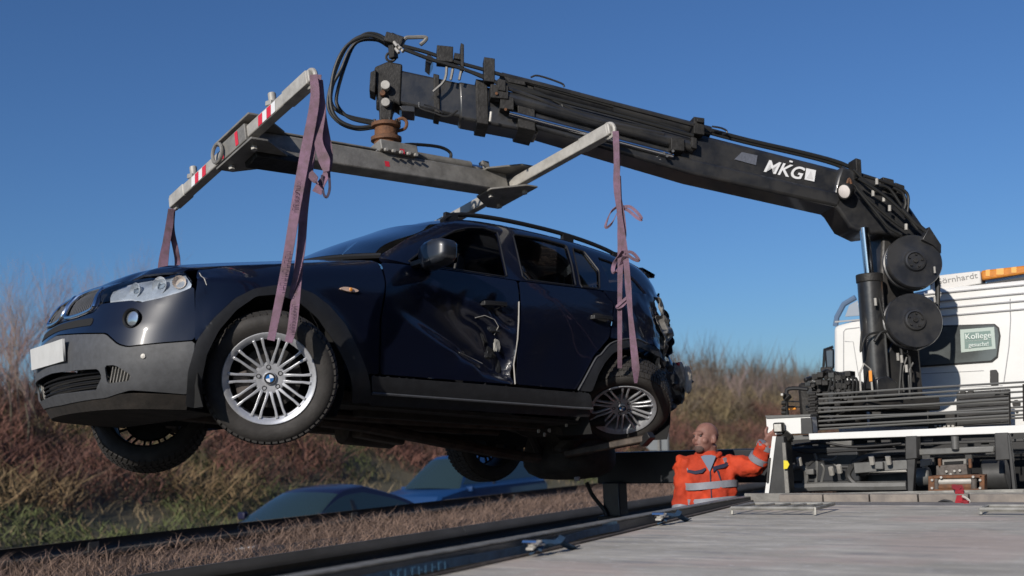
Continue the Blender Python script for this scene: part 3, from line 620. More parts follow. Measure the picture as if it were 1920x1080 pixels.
rr = PM @ Vector((-2.72, -.74, -.12)); make_wheel(rr, (PM.to_3x3() @ Vector((0, -1, 0))), 0, True)
hubw = PMI @ Vector([float(v) for v in pR])
for p_, q_ in (((-2.7, .3, -.05), hubw + Vector((0, -.12, .03))), ((-2.5, .4, -.1), hubw + Vector((.05, -.12, -.1))), ((0, .35, -.03), (0, .66, -.05)), ((.1, .3, -.12), (.02, .64, -.14))): b = MB(); b.tube([p_, q_], .032, 8); b.build('suspension_arm', M_['under'], car)
# ------------------------------------------------------------------ loader crane, lifting frame, slings
TB = np.array([-4.42, 5.44, 0.]); KB = np.array([-1.75, 7.6, 0.]); UB = (KB - TB) / np.linalg.norm(KB - TB); WB = np.array([UB[1], -UB[0], 0.])
def CR(u, z, w=0.): return TB + UB * u + WB * w + np.array([0, 0, z])
def CP(x, y, w=0.):
    "point of the crane's vertical plane (moved w towards the deck) seen at (x, y)"
    d = ray(x, y); o = TB + WB * w; return CAM + d * ((o - CAM) @ WB / (d @ WB))
crane = empty('loader_crane', (-1.75, 7.6, 1.2), 'black hydraulic loader crane folded out over the hanging car, boom reaching left', 'crane')
K = M_['crane']; KD_ = M_['craned']
def cbox(poly, w0, w1, name, m=K, bevel=.006, label=None, par=None):
    b = MB(); b.prism([CR(u, z, w0) for u, z in poly], WB * (w1 - w0)); return b.build(name, m, par or crane, bevel=bevel, label=label)
def ctube(pts, r, name, m=None, n=8, par=None, k=5):
    b = MB(); b.tube(spline([CP(*p) for p in pts], k), r, n); return b.build(name, m or M_['hose'], par or crane)
# boom sections
bm_ = cbox([(.90, 4.02), (.90, 3.765), (2.11, 3.395), (3.13, 3.155), (3.30, 3.12), (3.42, 3.37), (3.2, 3.42), (2.13, 3.70), (1.0, 4.0)], -.34, -.04, 'main_boom', bevel=.03)
cbox([(.93, 3.86), (.93, 3.745), (2.11, 3.383), (3.15, 3.14), (3.2, 3.24), (2.11, 3.50)], -.31, -.015, 'boom_rib', bevel=.02)
cbox([(.50, 4.07), (.50, 3.80), (1.05, 3.69), (1.05, 3.96)], -.31, -.06, 'boom_section', bevel=.02)
cbox([(.03, 4.17), (.03, 3.925), (.66, 3.775), (.66, 4.03)], -.29, -.07, 'boom_section', bevel=.02)
cbox([(.62, 4.075), (.62, 3.76), (.70, 3.745), (.70, 4.06)], -.34, -.03, 'section_collar', KD_)
cbox([(.33, 4.12), (.33, 3.84), (.37, 3.83), (.37, 4.11)], -.31, -.05, 'section_collar', KD_)
cbox([(.90, 4.06), (.90, 3.72), (1.02, 3.69), (1.02, 4.04)], -.37, .0, 'section_collar', KD_)
# tip head with the bolt
cbox([(-.07, 4.17), (-.08, 4.10), (-.05, 3.92), (-.03, 3.86), (.04, 3.86), (.06, 3.92), (.10, 3.89), (.12, 4.19), (.02, 4.21)], -.30, -.06, 'boom_head', KD_, .012)
cbox([(.09, 3.90), (.11, 3.86), (.2, 3.85), (.2, 3.90)], -.28, -.08, 'boom_head_lug', K)
b = MB(); b.cyl(CR(-.0, 4.02, -.36), CR(-.0, 4.02, .0), .032, 16); b.build('head_pin', M_['galv'], crane, bevel=.004)
b = MB(); b.cyl(CR(-.02, 3.97, -.06), CR(-.02, 3.97, -.02), .02, 12); b.build('head_pin', M_['rust'], crane, bevel=.003)
cbox([(-.10, 4.12), (-.11, 3.99), (-.07, 3.97), (-.06, 4.14)], -.2, -.03, 'head_plate', KD_)
# manifold and hoses on top of the head
b = MB(); b.bar(CP(722, 72, -.1), CP(755, 82, -.1), .10, .07); b.bar(CP(735, 64, -.1), CP(738, 110, -.1), .05, .05); mf = b.build('hose_manifold', KD_, crane, bevel=.006)
b = MB(); b.tube(spline([CP(*p, -.1) for p in ((752, 88), (760, 72), (775, 70), (798, 70), (797, 76), (788, 84))], 4), .014, 7); b.build('hose_hook', M_['galvd'], crane)
for i, (x, y) in enumerate(((742, 83), (748, 88), (753, 93), (745, 95))):
    b = MB(); b.cyl(CP(x - 3, y - 4, -.05), CP(x + 3, y + 4, -.02), .011, 8); b.build('hose_fitting', M_['galv'], mf)
b = MB(); b.tube([CP(733 + 9 * math.cos(a), 107 + 8 * math.sin(a), -.1) for a in np.linspace(0, 2 * pi, 14)[:-1]], .010, 6, closed=True); b.build('hose_ring', KD_, crane)
for k, pts in enumerate((
    [(728, 80), (700, 68), (672, 72), (645, 92), (626, 135), (620, 190), (632, 222), (665, 238), (704, 236)],
    [(728, 84), (690, 66), (655, 82), (630, 130), (615, 195), (634, 228), (668, 242), (704, 239)],
    [(730, 88), (705, 75), (668, 80), (648, 120), (632, 175), (634, 200), (658, 222), (704, 233)],
    [(732, 78), (706, 64), (680, 66), (655, 95), (640, 130), (624, 160), (622, 195), (648, 216), (700, 228)])):
    ctube([(x, y, -.12 - .05 * k) for x, y in pts], .0125, 'hydraulic_hose')
for k, (pts, r) in enumerate((
    ([(755, 86), (800, 98), (850, 115), (905, 130), (1000, 158), (1150, 200)], .014), ([(757, 92), (810, 112), (870, 130), (925, 152), (1010, 178), (1180, 222), (1300, 255)], .014),
    ([(770, 98), (830, 118), (900, 140), (935, 158)], .011), ([(935, 150), (1010, 175), (1100, 215), (1240, 245)], .012), ([(930, 158), (1010, 186), (1105, 222), (1245, 252)], .016),
    ([(940, 140), (1020, 160), (1140, 192), (1300, 234)], .018), ([(950, 175), (1000, 185), (1040, 200), (1052, 198)], .010), ([(955, 182), (1010, 195), (1052, 204), (1054, 196)], .008),
    ([(1310, 238), (1400, 262), (1500, 285), (1565, 302), (1600, 316)], .016), ([(1312, 245), (1400, 268), (1500, 291), (1560, 307), (1595, 322)], .012), ([(1150, 208), (1250, 236), (1320, 262), (1385, 282), (1480, 305)], .012))):
    ctube([(x, y, (.01 if k < 8 else -.12) + .004 * (k % 3)) for x, y in pts], r, 'hydraulic_hose' if k not in (4, 5) else 'steel_pipe', M_['hose'] if k not in (4, 5) else K)
b = MB(); b.tube(spline([CP(*p, -.1) for p in ((995, 145), (1010, 142), (1052, 156), (1058, 163))], 4), .007, 6); b.build('wire_guard', K, crane)
b = MB(); b.tube(spline([CP(*p, -.05) for p in ((1335, 237), (1352, 240), (1362, 245), (1362, 250), (1354, 252))], 4), .007, 6); b.build('wire_guard', K, crane)
b = MB(); b.tube(spline([CP(*p, -.0) for p in ((786, 192), (788, 203), (815, 212), (832, 218), (845, 216), (858, 207))], 4), .007, 6); b.tube(spline([CP(*p, -.0) for p in ((795, 196), (815, 202), (830, 212))], 4), .006, 6); b.build('wire_guard', K, crane)
# long cylinder rod under the hoses, brackets
b = MB(); b.cyl(CP(955, 212, .0), CP(1262, 292, .0), .020, 14); b.build('extension_rod', M_['chrome'], crane)
b = MB(); b.cyl(CP(930, 178, -.02), CP(1300, 275, -.02), .045, 16); b.build('extension_cylinder', K, crane)
b = MB(); b.cyl(CP(1000, 165, -.15), CP(1330, 250, -.15), .05, 16); b.build('extension_cylinder', K, crane)
def brk(pts, w0, w1, name='bracket', m=None, bevel=.004):
    P = [CP(x, y, w0) for x, y in pts]; b = MB(); b.prism(P, WB * (w1 - w0)); return b.build(name, m or KD_, crane, bevel=bevel)
for x0, y0, x1, y1, w in ((818, 96, 848, 128, .03), (905, 118, 925, 165, .03), (917, 168, 950, 196, .04), (930, 158, 945, 182, .05), (935, 190, 960, 216, .03), (1292, 228, 1312, 262, .03), (1298, 232, 1310, 240, .05), (1250, 266, 1275, 292, .04), (1288, 265, 1298, 288, .04), (862, 92, 868, 138, .03), (850, 110, 866, 124, .02)):
    brk([(x0, y0), (x1, y0 + 3), (x1, y1), (x0, y1 - 3)], w - .12, w)
brk([(935, 148), (980, 162), (982, 172), (950, 166)], -.1, .03)
b = MB()
for x in (905, 921): b.tube(spline([CP(*p, .0) for p in ((x - 55, 112), (x - 56, 130), (x - 60, 150))], 3), .010, 6)
b.tube(spline([CP(*p, .0) for p in ((838, 118), (834, 150), (812, 172))], 3), .01, 6); b.build('clamp_strap', M_['galvd'], crane, kind=None)
for pts in ([(1210, 290), (1240, 296), (1236, 308), (1225, 312), (1214, 304)], [(1255, 300), (1285, 306), (1282, 322), (1272, 328), (1262, 322)], [(893, 212), (915, 218), (910, 228), (898, 226)], [(800, 118), (812, 128), (805, 142), (796, 134)]):
    brk(pts, -.25, -.05, 'guide_block', K)
b = MB(); b.cyl(CP(921, 210, .04), CP(919, 228, .04), .010, 10); b.build('pin', M_['galv'], crane)
for x, y in ((931, 175), (948, 205)): b = MB(); b.cyl(CP(x, y, .03), CP(x, y, .055), .010, 10); b.build('bolt', M_['rust'], crane)
for x, y in ((1245, 287), (1251, 292), (1262, 283)): b = MB(); b.cyl(CP(x, y, .03), CP(x, y, .06), .010, 10); b.build('bolt', M_['chrome'], crane)
# lettering on the boom
slope = (CP(1528, 332, -.03) - CP(1437, 312, -.03)); mk = (CP(1468, 319, -.032) + 0); MKM = frame(mk, slope, WB)
text_obj('MKG', .128, MKM, M_['tape_w'], 'boom_lettering', crane, shear=.30, bold=.0022, sx=1.02)
b = MB(); f_ = frame(CP(1519, 328, -.034), slope, WB); b.add([f_ @ Vector(v) for v in ((-.036, -.042, .003), (.036, -.042, .003), (.036, .042, .003), (-.036, .042, .003))], [(0, 1, 2, 3)]); b.build('boom_logo_plate', M_['tape_w'], crane)
b = MB(); b.add([f_ @ Vector(v) for v in ((-.024, -.028, .0045), (.024, -.028, .0045), (.0, .030, .0045))], [(0, 1, 2)]); b.build('boom_logo_mark', mat('faded_print', (.60, .60, .60), .6), crane)
b = MB(); f_ = frame(CP(1483, 303, -.03), slope, WB); b.add([f_ @ Vector(v) for v in ((-.012, -.006, .003), (.012, -.006, .003), (.012, .006, .003), (-.012, .006, .003))], [(0, 1, 2, 3)]); b.build('boom_lettering', M_['tape_w'], crane)
b = MB(); f_ = frame(CP(1397, 296, -.035), slope, WB); b.add([f_ @ Vector(v) for v in ((-.075, -.028, .003), (.085, -.036, .003), (.085, .036, .003), (-.03, .036, .003))], [(0, 1, 2, 3)]); b.build('load_chart_sticker', mat('sticker_grey', (.13, .14, .17), .4, nscale=60, namt=.3), crane)
# knee / inner arm
cbox([(3.10, 3.17), (3.16, 3.36), (3.20, 3.44), (3.45, 3.36), (3.62, 3.24), (3.78, 2.98), (3.80, 2.90), (3.60, 2.92), (3.44, 2.95), (3.34, 2.94), (3.22, 3.0), (3.15, 3.12)], -.30, -.02, 'boom_knee', bevel=.02)
for p in ([(1590, 305), (1600, 308), (1602, 345), (1592, 342)], [(1640, 340), (1660, 345), (1664, 365), (1645, 360)], [(1663, 350), (1680, 356), (1682, 380), (1668, 374)]): brk(p, -.1, .03)
for k, pts in enumerate(([(1600, 345), (1640, 385), (1680, 418), (1700, 430)], [(1605, 352), (1640, 395), (1665, 425), (1690, 440)], [(1610, 335), (1660, 368), (1700, 405), (1720, 430)], [(1620, 330), (1670, 345), (1700, 362), (1702, 390), (1698, 408)], [(1675, 352), (1692, 362), (1698, 380), (1694, 395)], [(1690, 392), (1712, 415), (1740, 440), (1752, 470), (1756, 510), (1758, 560), (1752, 620)], [(1600, 318), (1630, 345), (1665, 352), (1690, 385)])):
    ctube([(x, y, .06 + .02 * (k % 3)) for x, y in pts], .011 if k != 5 else .018, 'hydraulic_hose')
for x, y in ((1637, 362), (1657, 372), (1644, 340), (1668, 390), (1699, 425)): b = MB(); b.cyl(CP(x, y - 5, .08), CP(x, y + 6, .08), .011, 8); b.build('hose_fitting', M_['galv'], crane)
# work light on the boom
lp = CP(1584, 358, .06); ln = np.array([-.35, -.9, -.25]); b = MB(); b.lathe(lp, ln, [(-.06, .02), (-.05, .045), (.0, .058), (.012, .058), (.014, .05), (.006, .048)], 24); wl = b.build('work_light', M_['craned'], crane)
b = MB(); b.lathe(lp, ln, [(.004, .050), (.010, .035), (.012, 0)], 24); b.build('light_lens', mat('lamp_face', (.72, .66, .62), .25), wl)
b = MB(); b.tube(spline([CP(*p, .04) for p in ((1588, 345), (1592, 335), (1596, 345))], 4), .009, 6); b.build('light_bracket', M_['rust'], wl)
# column, lift cylinder, reels
cbox([(3.40, 1.82), (3.70, 1.80), (3.70, 2.95), (3.50, 2.98), (3.46, 2.70), (3.45, 2.4)], -.32, -.10, 'column', mat('column_paint', (.045, .042, .04), .5, .1, nscale=8, namt=.5, bump=.15), .02)
cbox([(3.36, 1.86), (3.36, 1.98), (3.50, 2.22), (3.58, 2.22), (3.58, 1.80)], -.10, -.04, 'column_gusset', K)
cbox([(3.22, 1.82), (3.22, 1.72), (3.75, 1.70), (3.75, 1.80)], -.40, .02, 'slewing_base', KD_, .01)
b = MB(); b.cyl(CR(3.325, 1.86, -.02), CR(3.335, 2.635, -.02), .085, 28); b.build('lift_cylinder', K, crane, bevel=.006)
b = MB(); b.cyl(CR(3.335, 2.60, -.02), CR(3.335, 2.66, -.02), .092, 28); b.build('cylinder_head', KD_, crane, bevel=.006)
b = MB(); b.cyl(CR(3.335, 2.60, -.02), CR(3.325, 2.99, -.02), .033, 20); b.build('cylinder_rod', M_['chrome'], crane)
cbox([(3.27, 1.80), (3.27, 1.92), (3.30, 1.94), (3.36, 1.94), (3.42, 1.90), (3.42, 1.80)], -.12, .09, 'cylinder_foot', K, .01)
ctube([(1640, 640, .1), (1655, 622, .1), (1680, 630, .1), (1690, 660, .1), (1688, 700, .1), (1685, 742, .1)], .011, 'hydraulic_hose')
ctube([(1648, 560, .1), (1655, 590, .1), (1668, 620, .1), (1690, 650, .1)], .009, 'hydraulic_hose')
ctube([(1616, 620, .1), (1614, 660, .1), (1625, 630, .1), (1660, 620, .1)], .008, 'hydraulic_hose')
for x, y in ((1641, 565), (1683, 668), (1699, 690), (1690, 672)): b = MB(); b.cyl(CP(x, y - 6, .11), CP(x + 1, y + 8, .11), .010, 8); b.build('hose_fitting', M_['galv'], crane)
b = MB()
for pts in ([(1690, 660), (1705, 670), (1708, 730)], [(1700, 670), (1692, 700), (1695, 735)], [(1712, 680), (1704, 700), (1706, 740)]): b.tube(spline([CP(*p, .08) for p in pts], 3), .008, 6)
b.build('hose_bundle', M_['hose'], crane, kind='stuff')
b = MB(); b.tube([CP(*p, .12) for p in ((1614, 735), (1612, 700), (1620, 682), (1632, 692), (1636, 735))], .007, 6); b.build('step_guard', M_['galv'], crane)
b = MB(); b.bar(CP(1632, 695, .125), CP(1633, 715, .125), .012, .02); b.build('side_reflector', M_['amber'], crane)
RA = Vector((.52, -.82, .10)).normalized()
for (x, y, w) in ((1716, 489, .16), (1716, 600, .20)):
    c = CP(x, y, w); b = MB(); r = .192
    b.lathe(c, RA, [(-.11, .12), (-.11, r * .98), (-.098, r), (-.085, r * .985), (-.08, r * .93), (-.045, r * .93), (-.04, r * .985), (-.025, r), (-.012, r * .985), (-.005, r * .96), (-.008, r * .55), (-.006, r * .40), (.012, r * .36), (.014, r * .30), (.002, r * .27), (.002, 0)], 56)
    rl = b.build('hose_reel', K, crane, ang=28)
    s_ = RA.cross(Vector((0, 0, 1))).normalized(); u_ = s_.cross(RA)
    for k in range(5): a = 2 * pi * k / 5 + .5; q = Vector(list(c)) + s_ * math.cos(a) * .045 + u_ * math.sin(a) * .045; b = MB(); b.cyl(q, q + RA * .014, .007, 8); b.build('reel_bolt', M_['craned'], rl)
    b = MB(); b.cyl(Vector(list(c)), Vector(list(c)) + RA * .016, .016, 10); b.build('reel_bolt', M_['craned'], rl)
    b = MB(); b.lathe(Vector(list(c)) - RA * .095, RA, [(0, r * .9), (.02, r * .95), (.04, r * .9)], 40); b.build('coiled_hose', M_['hose'], rl)
    b = MB(); b.cyl(CP(x - 10, y, -.1), Vector(list(c)) - RA * .10, .05, 14); b.build('reel_axle', KD_, rl)
b = MB(); b.prism([CP(x, y, .12) for x, y in ((1722, 452), (1735, 428), (1757, 462), (1757, 478), (1742, 462))], WB * .06); b.build('hose_guide', K, crane, bevel=.004)
for y in (500, 555): b = MB(); b.cyl(CP(1752, y, .2), CP(1753, y + 12, .2), .007, 8); b.build('hose_fitting', M_['galv'], crane)
# outrigger: beam out to the left and its leg
OB = at(1130, 877, Y=7.6); b = MB(); b.box((OB[0], 7.5, 1.235), (-2.0, 7.75, 1.475)); b.build('outrigger_beam', mat('outrigger_paint', (.014, .016, .02), .5, nscale=5, namt=.3), crane, bevel=.01)
lx = at(1147, 900, Y=7.45)[0]; b = MB(); b.box((lx - .07, 7.42, .62), (lx + .075, 7.56, 1.25)); b.build('outrigger_leg', K, crane, bevel=.01)
b = MB(); b.cyl((lx, 7.49, .10), (lx, 7.49, .7), .05, 14); b.build('leg_rod', M_['craned'], crane)
b = MB(); b.cyl((lx, 7.49, .02), (lx, 7.49, .10), .16, 20); b.build('leg_foot', K, crane, bevel=.01)
b = MB(); b.box((lx - .10, 7.38, .92), (lx + .10, 7.50, 1.0)); b.box((lx + .05, 7.38, .78), (lx + .11, 7.5, .95)); b.build('leg_valve', KD_, crane, bevel=.008)
b = MB(); b.tube(spline([at(x, y, Y=7.4) for x, y in ((1100, 905), (1112, 930), (1132, 955), (1140, 975))], 4), .016, 7); b.build('hydraulic_hose', M_['hose'], crane)
# valve block on the left of the crane base
b = MB(); b.box(tuple(at(1500, 805, Y=7.75) * np.array([1, 0, 1]) + np.array([0, 7.75, 0])), (at(1605, 715, Y=7.75)[0], 8.0, at(1600, 712, Y=7.75)[2])); vb = b.build('valve_block', KD_, crane, bevel=.03)
r_ = random.Random(2)
for i in range(46):
    x = 1518 + (i % 8) * 11 + r_.uniform(-3, 3); y = 705 + (i // 8) * 16 + r_.uniform(-4, 4); p = at(x, y, Y=7.62); b = MB()
    if i % 3 == 0: b.cyl(p, p + np.array([r_.uniform(-.03, .03), -.06, r_.uniform(-.02, .02)]), .016, 8)
    else: b.box(tuple(p - np.array([.02, .05, .018])), tuple(p + np.array([.022, .08, .02])))
    b.build('valve', M_['craned'] if i % 4 else K, vb, bevel=.003)
for k in range(8):
    x = 1540 + k * 7; b = MB(); b.tube(spline([at(x, 700 + (k % 3) * 3, Y=7.68), at(x + 12, 694 + 2 * k, Y=7.6), at(x + 18, 715, Y=7.58), at(x + 10 + k, 745, Y=7.58)], 4), .010, 6); b.build('hydraulic_hose', M_['hose'], vb)
b = MB(); b.bar(at(1535, 706, Y=7.7), at(1590, 700, Y=7.7), .05, .03); b.bar(at(1540, 695, Y=7.75), at(1560, 695, Y=7.75), .05, .05); b.build('valve_cover', KD_, vb, bevel=.005)

# ---- lifting frame hanging below the crane tip
HF = at(452, 268, Z=3.45); HR = at(955, 350, Z=3.45)
def vplane(x, y, P, lat):
    n = np.array([-lat[1], lat[0], 0]); d = ray(x, y); return CAM + d * ((P - CAM) @ n / (d @ n))
bd = (HR - HF) / np.linalg.norm(HR - HF); a_ = math.radians(3); lat = np.array([-bd[1] * math.cos(a_) - bd[0] * math.sin(a_), -bd[1] * math.sin(a_) + bd[0] * math.cos(a_), 0])
fA = vplane(588, 143, HF, lat); fB = vplane(325, 382, HF, lat); fC = vplane(1148, 242, HR, lat); fD = vplane(880, 392, HR, lat); fD = fD + (fD - fC) / np.linalg.norm(fD - fC) * .45
g = M_['galv']; gd = M_['galvd']
fr_ = empty('lifting_spreader', (HF + HR) / 2, 'grey H-shaped lifting frame with red and white tape hanging under the crane head', 'lifting frame')
armn = np.cross((fA - fB) / np.linalg.norm(fA - fB), bd); armn *= -1 if armn[2] < 0 else 1
b = MB(); b.bar(HF + bd * .08, HR - bd * .06, .12, .15, up=armn); b.build('main_beam', gd, fr_, bevel=.012)
b = MB(); b.bar(HF + bd * .1 + armn * .083, HF + bd * .95 + armn * .083, .135, .012, up=armn); b.build('beam_flange', gd, fr_, bevel=.003)
for P, Q, nm in ((fA, fB, 'front_cross_arm'), (fC, fD, 'rear_cross_arm')):
    cc = HF if nm[0] == 'f' else HR; e = bd * 0; d = (Q - P) / np.linalg.norm(Q - P)
    b = MB(); b.bar(P + e, Q + e, .068, .078, up=armn); arm = b.build(nm, g, fr_, bevel=.008)
    b = MB(); b.bar(P + e + d * .02, P + e + d * .28, .075, .085, up=armn); b.build('arm_extension', g, arm, bevel=.005)
    b = MB(); b.bar(Q + e - d * .02, Q + e - d * .22, .075, .085, up=armn); b.build('arm_extension', g, arm, bevel=.005)
    for s_ in (-1, 1):
        b = MB(); b.prism([cc + e * .3 + d * a + bd * c * (1 if nm[0] == 'f' else -1) + armn * (s_ * .075) for a, c in ((-.22, -.06), (-.22, .05), (-.08, .26), (.08, .26), (.22, .05), (.22, -.06))], armn * (.014 * s_)); b.build('gusset_plate', gd, arm, bevel=.003)
        for a, c in ((-.14, .0), (.14, .0), (0, .2)):
            q = cc + d * a + bd * c * (1 if nm[0] == 'f' else -1) + armn * s_ * .088; b = MB(); b.cyl(q, q + armn * s_ * .028, .020, 6); b.build('bolt', M_['chrome'] if s_ > 0 else g, arm)
    for R_ in (P, Q):
        b = MB(); c0 = R_ + e - d * .03 * (1 if R_ is Q else -1); b.tube([c0 + armn * (.05 * math.sin(t)) + d * (.05 * math.cos(t)) for t in np.linspace(0, 2 * pi, 17)[:-1]], .014, 8, closed=True); b.build('shackle_ring', g, arm)
d = (fB - fA) / np.linalg.norm(fB - fA); e = bd * 0; fl = armn * .0
b = MB(); b.bar(HF + e - d * .14, HF + e + d * .14, .10, .112, up=armn); slv = b.build('arm_sleeve', gd, fr_, bevel=.006)
def sticker(t0, t1, h, m, off=.0365, sh=0):
    c = HF + e - bd * off; b = MB(); b.add([c + d * t0 - armn * h, c + d * t1 - armn * h, c + d * (t1 + sh) + armn * h, c + d * (t0 + sh) + armn * h], [(0, 1, 2, 3)]); return b.build('reflective_tape', m, fr_)
for t0 in (-.47, .40):
    for k in range(4): sticker(t0 + k * .05, t0 + k * .05 + .048, .032, M_['tape_r'] if k % 2 == (1 if t0 < 0 else 0) else M_['tape_w'], sh=-.012)
sticker(-.06, -.025, .045, M_['tape_r'], .053, 0); sticker(.15, .18, .032, M_['tape_r'], .0365, 0)
for t in (-.40, .62):
    q = HF + e + d * t; b = MB(); b.cyl(q + armn * .05, q + armn * .13, .024, 14); b.bar(q + armn * .05 - d * .03, q + armn * .07 + d * .03, .07, .03, up=armn); b.build('locking_knob', g, fr_, bevel=.004)
q = HF + e + d * .17 + armn * .0 - bd * .07; b = MB(); b.tube([q + armn * (.06 * math.sin(t)) + d * (.06 * math.cos(t)) for t in np.linspace(0, 2 * pi, 17)[:-1]], .012, 8, closed=True); b.build('pull_ring', gd, fr_)
for t, h in ((-.12, .12), (-.13, .10), (.02, .1)): q = HF + bd * .05 + d * t + armn * h; b = MB(); b.cyl(q - armn * .06, q, .028, 12); b.build('pin', gd, fr_, bevel=.004)
b = MB(); b.bar(HF + bd * .05 - armn * .10, HF + bd * .42 - armn * .10, .16, .05, up=armn); b.build('hinge_plate', KD_, fr_, bevel=.01)
# cylinder lying on the main beam, mounting block
T0 = HF + bd * (np.linalg.norm(HR - HF) * .50)
b = MB(); b.cyl(T0 + bd * .22 + armn * .115, T0 + bd * .72 + armn * .115, .036, 16); b.build('frame_cylinder', gd, fr_, bevel=.005)
b = MB(); b.cyl(T0 + bd * .70 + armn * .115, T0 + bd * .84 + armn * .115, .018, 10); b.build('frame_cylinder_rod', M_['chrome'], fr_)
b = MB(); b.bar(T0 + bd * .86 + armn * .05, T0 + bd * .86 + armn * .17, .05, .06, up=bd); b.build('cylinder_lug', gd, fr_, bevel=.004)
b = MB(); b.bar(T0 - bd * .10 + armn * .11, T0 + bd * .20 + armn * .11, .20, .075, up=armn); b.build('mounting_block', gd, fr_, bevel=.008)
for k in range(5): q = T0 + bd * (-.08 + .06 * k) + armn * .09 + lat * -.105; b = MB(); b.cyl(q, q - lat * .02, .012, 8); b.build('bolt', M_['galv'], fr_)
for k, (a, c) in enumerate(((.06, .10), (-.05, .0))):
    b = MB(); q = T0 + bd * a - lat * (.103 if k == 0 else .063); h = .02
    b.add([q - bd * .018 + armn * (c - h), q + bd * .018 + armn * (c - h), q + bd * .018 + armn * (c + h), q - bd * .018 + armn * (c + h)], [(0, 1, 2, 3)]); b.build('red_mark', M_['tape_r'], fr_)
b = MB(); b.tube(spline([T0 + bd * .15 + armn * .15, T0 + bd * .18 + armn * .2, T0 + bd * .45 + armn * .23, T0 + bd * .56 + armn * .20, T0 + bd * .55 + armn * .13], 5), .012, 7); b.build('hydraulic_hose', M_['hose'], fr_)
# rotator between crane head and frame
ro = empty('rotator', T0, 'rusty hydraulic rotator joining the crane head to the grey frame', 'rotator')
RC = CP(722, 250, -.17); zz = Vector((0, 0, 1)); rz0 = T0[2] + .14
cx_, cy_ = (T0[0] * .5 + RC[0] * .5), (T0[1] * .5 + RC[1] * .5)
b = MB(); b.lathe((cx_, cy_, 0), zz, [(rz0, .07), (rz0, .10), (rz0 + .02, .10), (rz0 + .03, .085), (rz0 + .05, .085), (rz0 + .06, .105), (rz0 + .085, .105), (rz0 + .095, .08), (rz0 + .15, .078), (rz0 + .16, .10), (rz0 + .185, .10), (rz0 + .19, .07), (rz0 + .20, 0)], 30); b.build('rotator_body', M_['rust'], ro)
for k in range(10): a = 2 * pi * k / 10; b = MB(); q = Vector((cx_ + .092 * math.cos(a), cy_ + .092 * math.sin(a), rz0 + .18)); b.cyl(q, q + zz * .02, .010, 6); b.build('rotator_bolt', M_['craned'], ro)
b = MB(); b.bar((cx_, cy_, rz0 + .19), (cx_ - .0, cy_, rz0 + .34), .11, .09, up=UB); b.build('link_lower', KD_, ro, bevel=.012)
b = MB(); b.cyl(np.array((cx_, cy_, rz0 + .31)) - WB * .09, np.array((cx_, cy_, rz0 + .31)) + WB * .09, .03, 14); b.build('link_pin', M_['galv'], ro, bevel=.003)
b = MB(); hd = CR(0, 3.95, -.17); b.bar((cx_, cy_, rz0 + .31), hd, .13, .075, up=WB); b.build('link_upper', KD_, ro, bevel=.012)
b = MB(); b.tube(spline([CP(*p, -.1) for p in ((735, 232), (752, 222), (762, 228), (760, 240), (748, 245), (738, 246))], 4), .012, 7); b.build('hydraulic_hose', M_['rust'], ro)
b = MB(); b.bar((cx_, cy_, rz0 - .05), (cx_, cy_, rz0 + .01), .17, .15, up=UB); b.build('rotator_foot', M_['rust'], ro, bevel=.01)

# ---- slings
def vdir(x=1, y=0): return RW @ np.array([x, y, 0.])
def sling(label, parts, loc):
    t = empty('lifting_sling', loc, label, 'sling', 'violet slings between lifting frame and wheels')
    for nm, pts, w, m, sdv, th in parts:
        b = MB(); P = spline([at(x, y, D=D) for x, y, D in pts], 5)
        if isinstance(w, list): W = list(np.interp(np.linspace(0, 1, len(P)), np.linspace(0, 1, len(w)), w))
        else: W = w
        b.ribbon(P, W, vdir(*sdv), th); b.build(nm, M_[m], t, ang=60)
    return t
s1_ = sling('violet sling with dangling tail looped through the front wheel rim nearest the deck', [
    ('webbing', [(588, 140, 5.42), (590, 190, 5.40), (572, 290, 5.38), (556, 380, 5.34), (536, 500, 5.32), (508, 638, 5.33)], [.040, .048, .054, .050, .046, .038], 'sling', (1, .1), .006),
    ('webbing', [(596, 140, 5.55), (584, 280, 5.5), (572, 380, 5.45), (562, 480, 5.42), (550, 600, 5.34), (541, 642, 5.33)], [.038, .044, .040, .042, .047, .038], 'sling', (1, .0), .006),
    ('webbing', [(592, 240, 5.45), (576, 320, 5.43), (569, 400, 5.40), (563, 480, 5.38), (545, 560, 5.37)], [.035, .04, .045, .04, .02], 'sling', (1, 0), .008),
    ('webbing', [(590, 142, 5.45), (602, 200, 5.44), (597, 262, 5.4), (608, 300, 5.38), (612, 322, 5.36)], [.036, .05, .042, .06, .03], 'sling', (1, .2), .006),
    ('webbing', [(600, 150, 5.48), (606, 220, 5.47), (616, 290, 5.45), (612, 325, 5.42), (602, 345, 5.4), (594, 362, 5.4)], [.03, .035, .045, .035, .04, .05], 'sling', (1, -.1), .006),
    ('loop_end', [(580, 324, 5.38), (594, 340, 5.38), (600, 348, 5.37)], .04, 'sling', (.6, -.8), .006),
    ('cord', [(604, 328, 5.4), (606, 360, 5.4), (612, 370, 5.4), (618, 355, 5.4), (617, 325, 5.4)], .012, 'slingd', (1, 0), .008)], at(525, 640, D=5.33))
LR = random.Random(4)
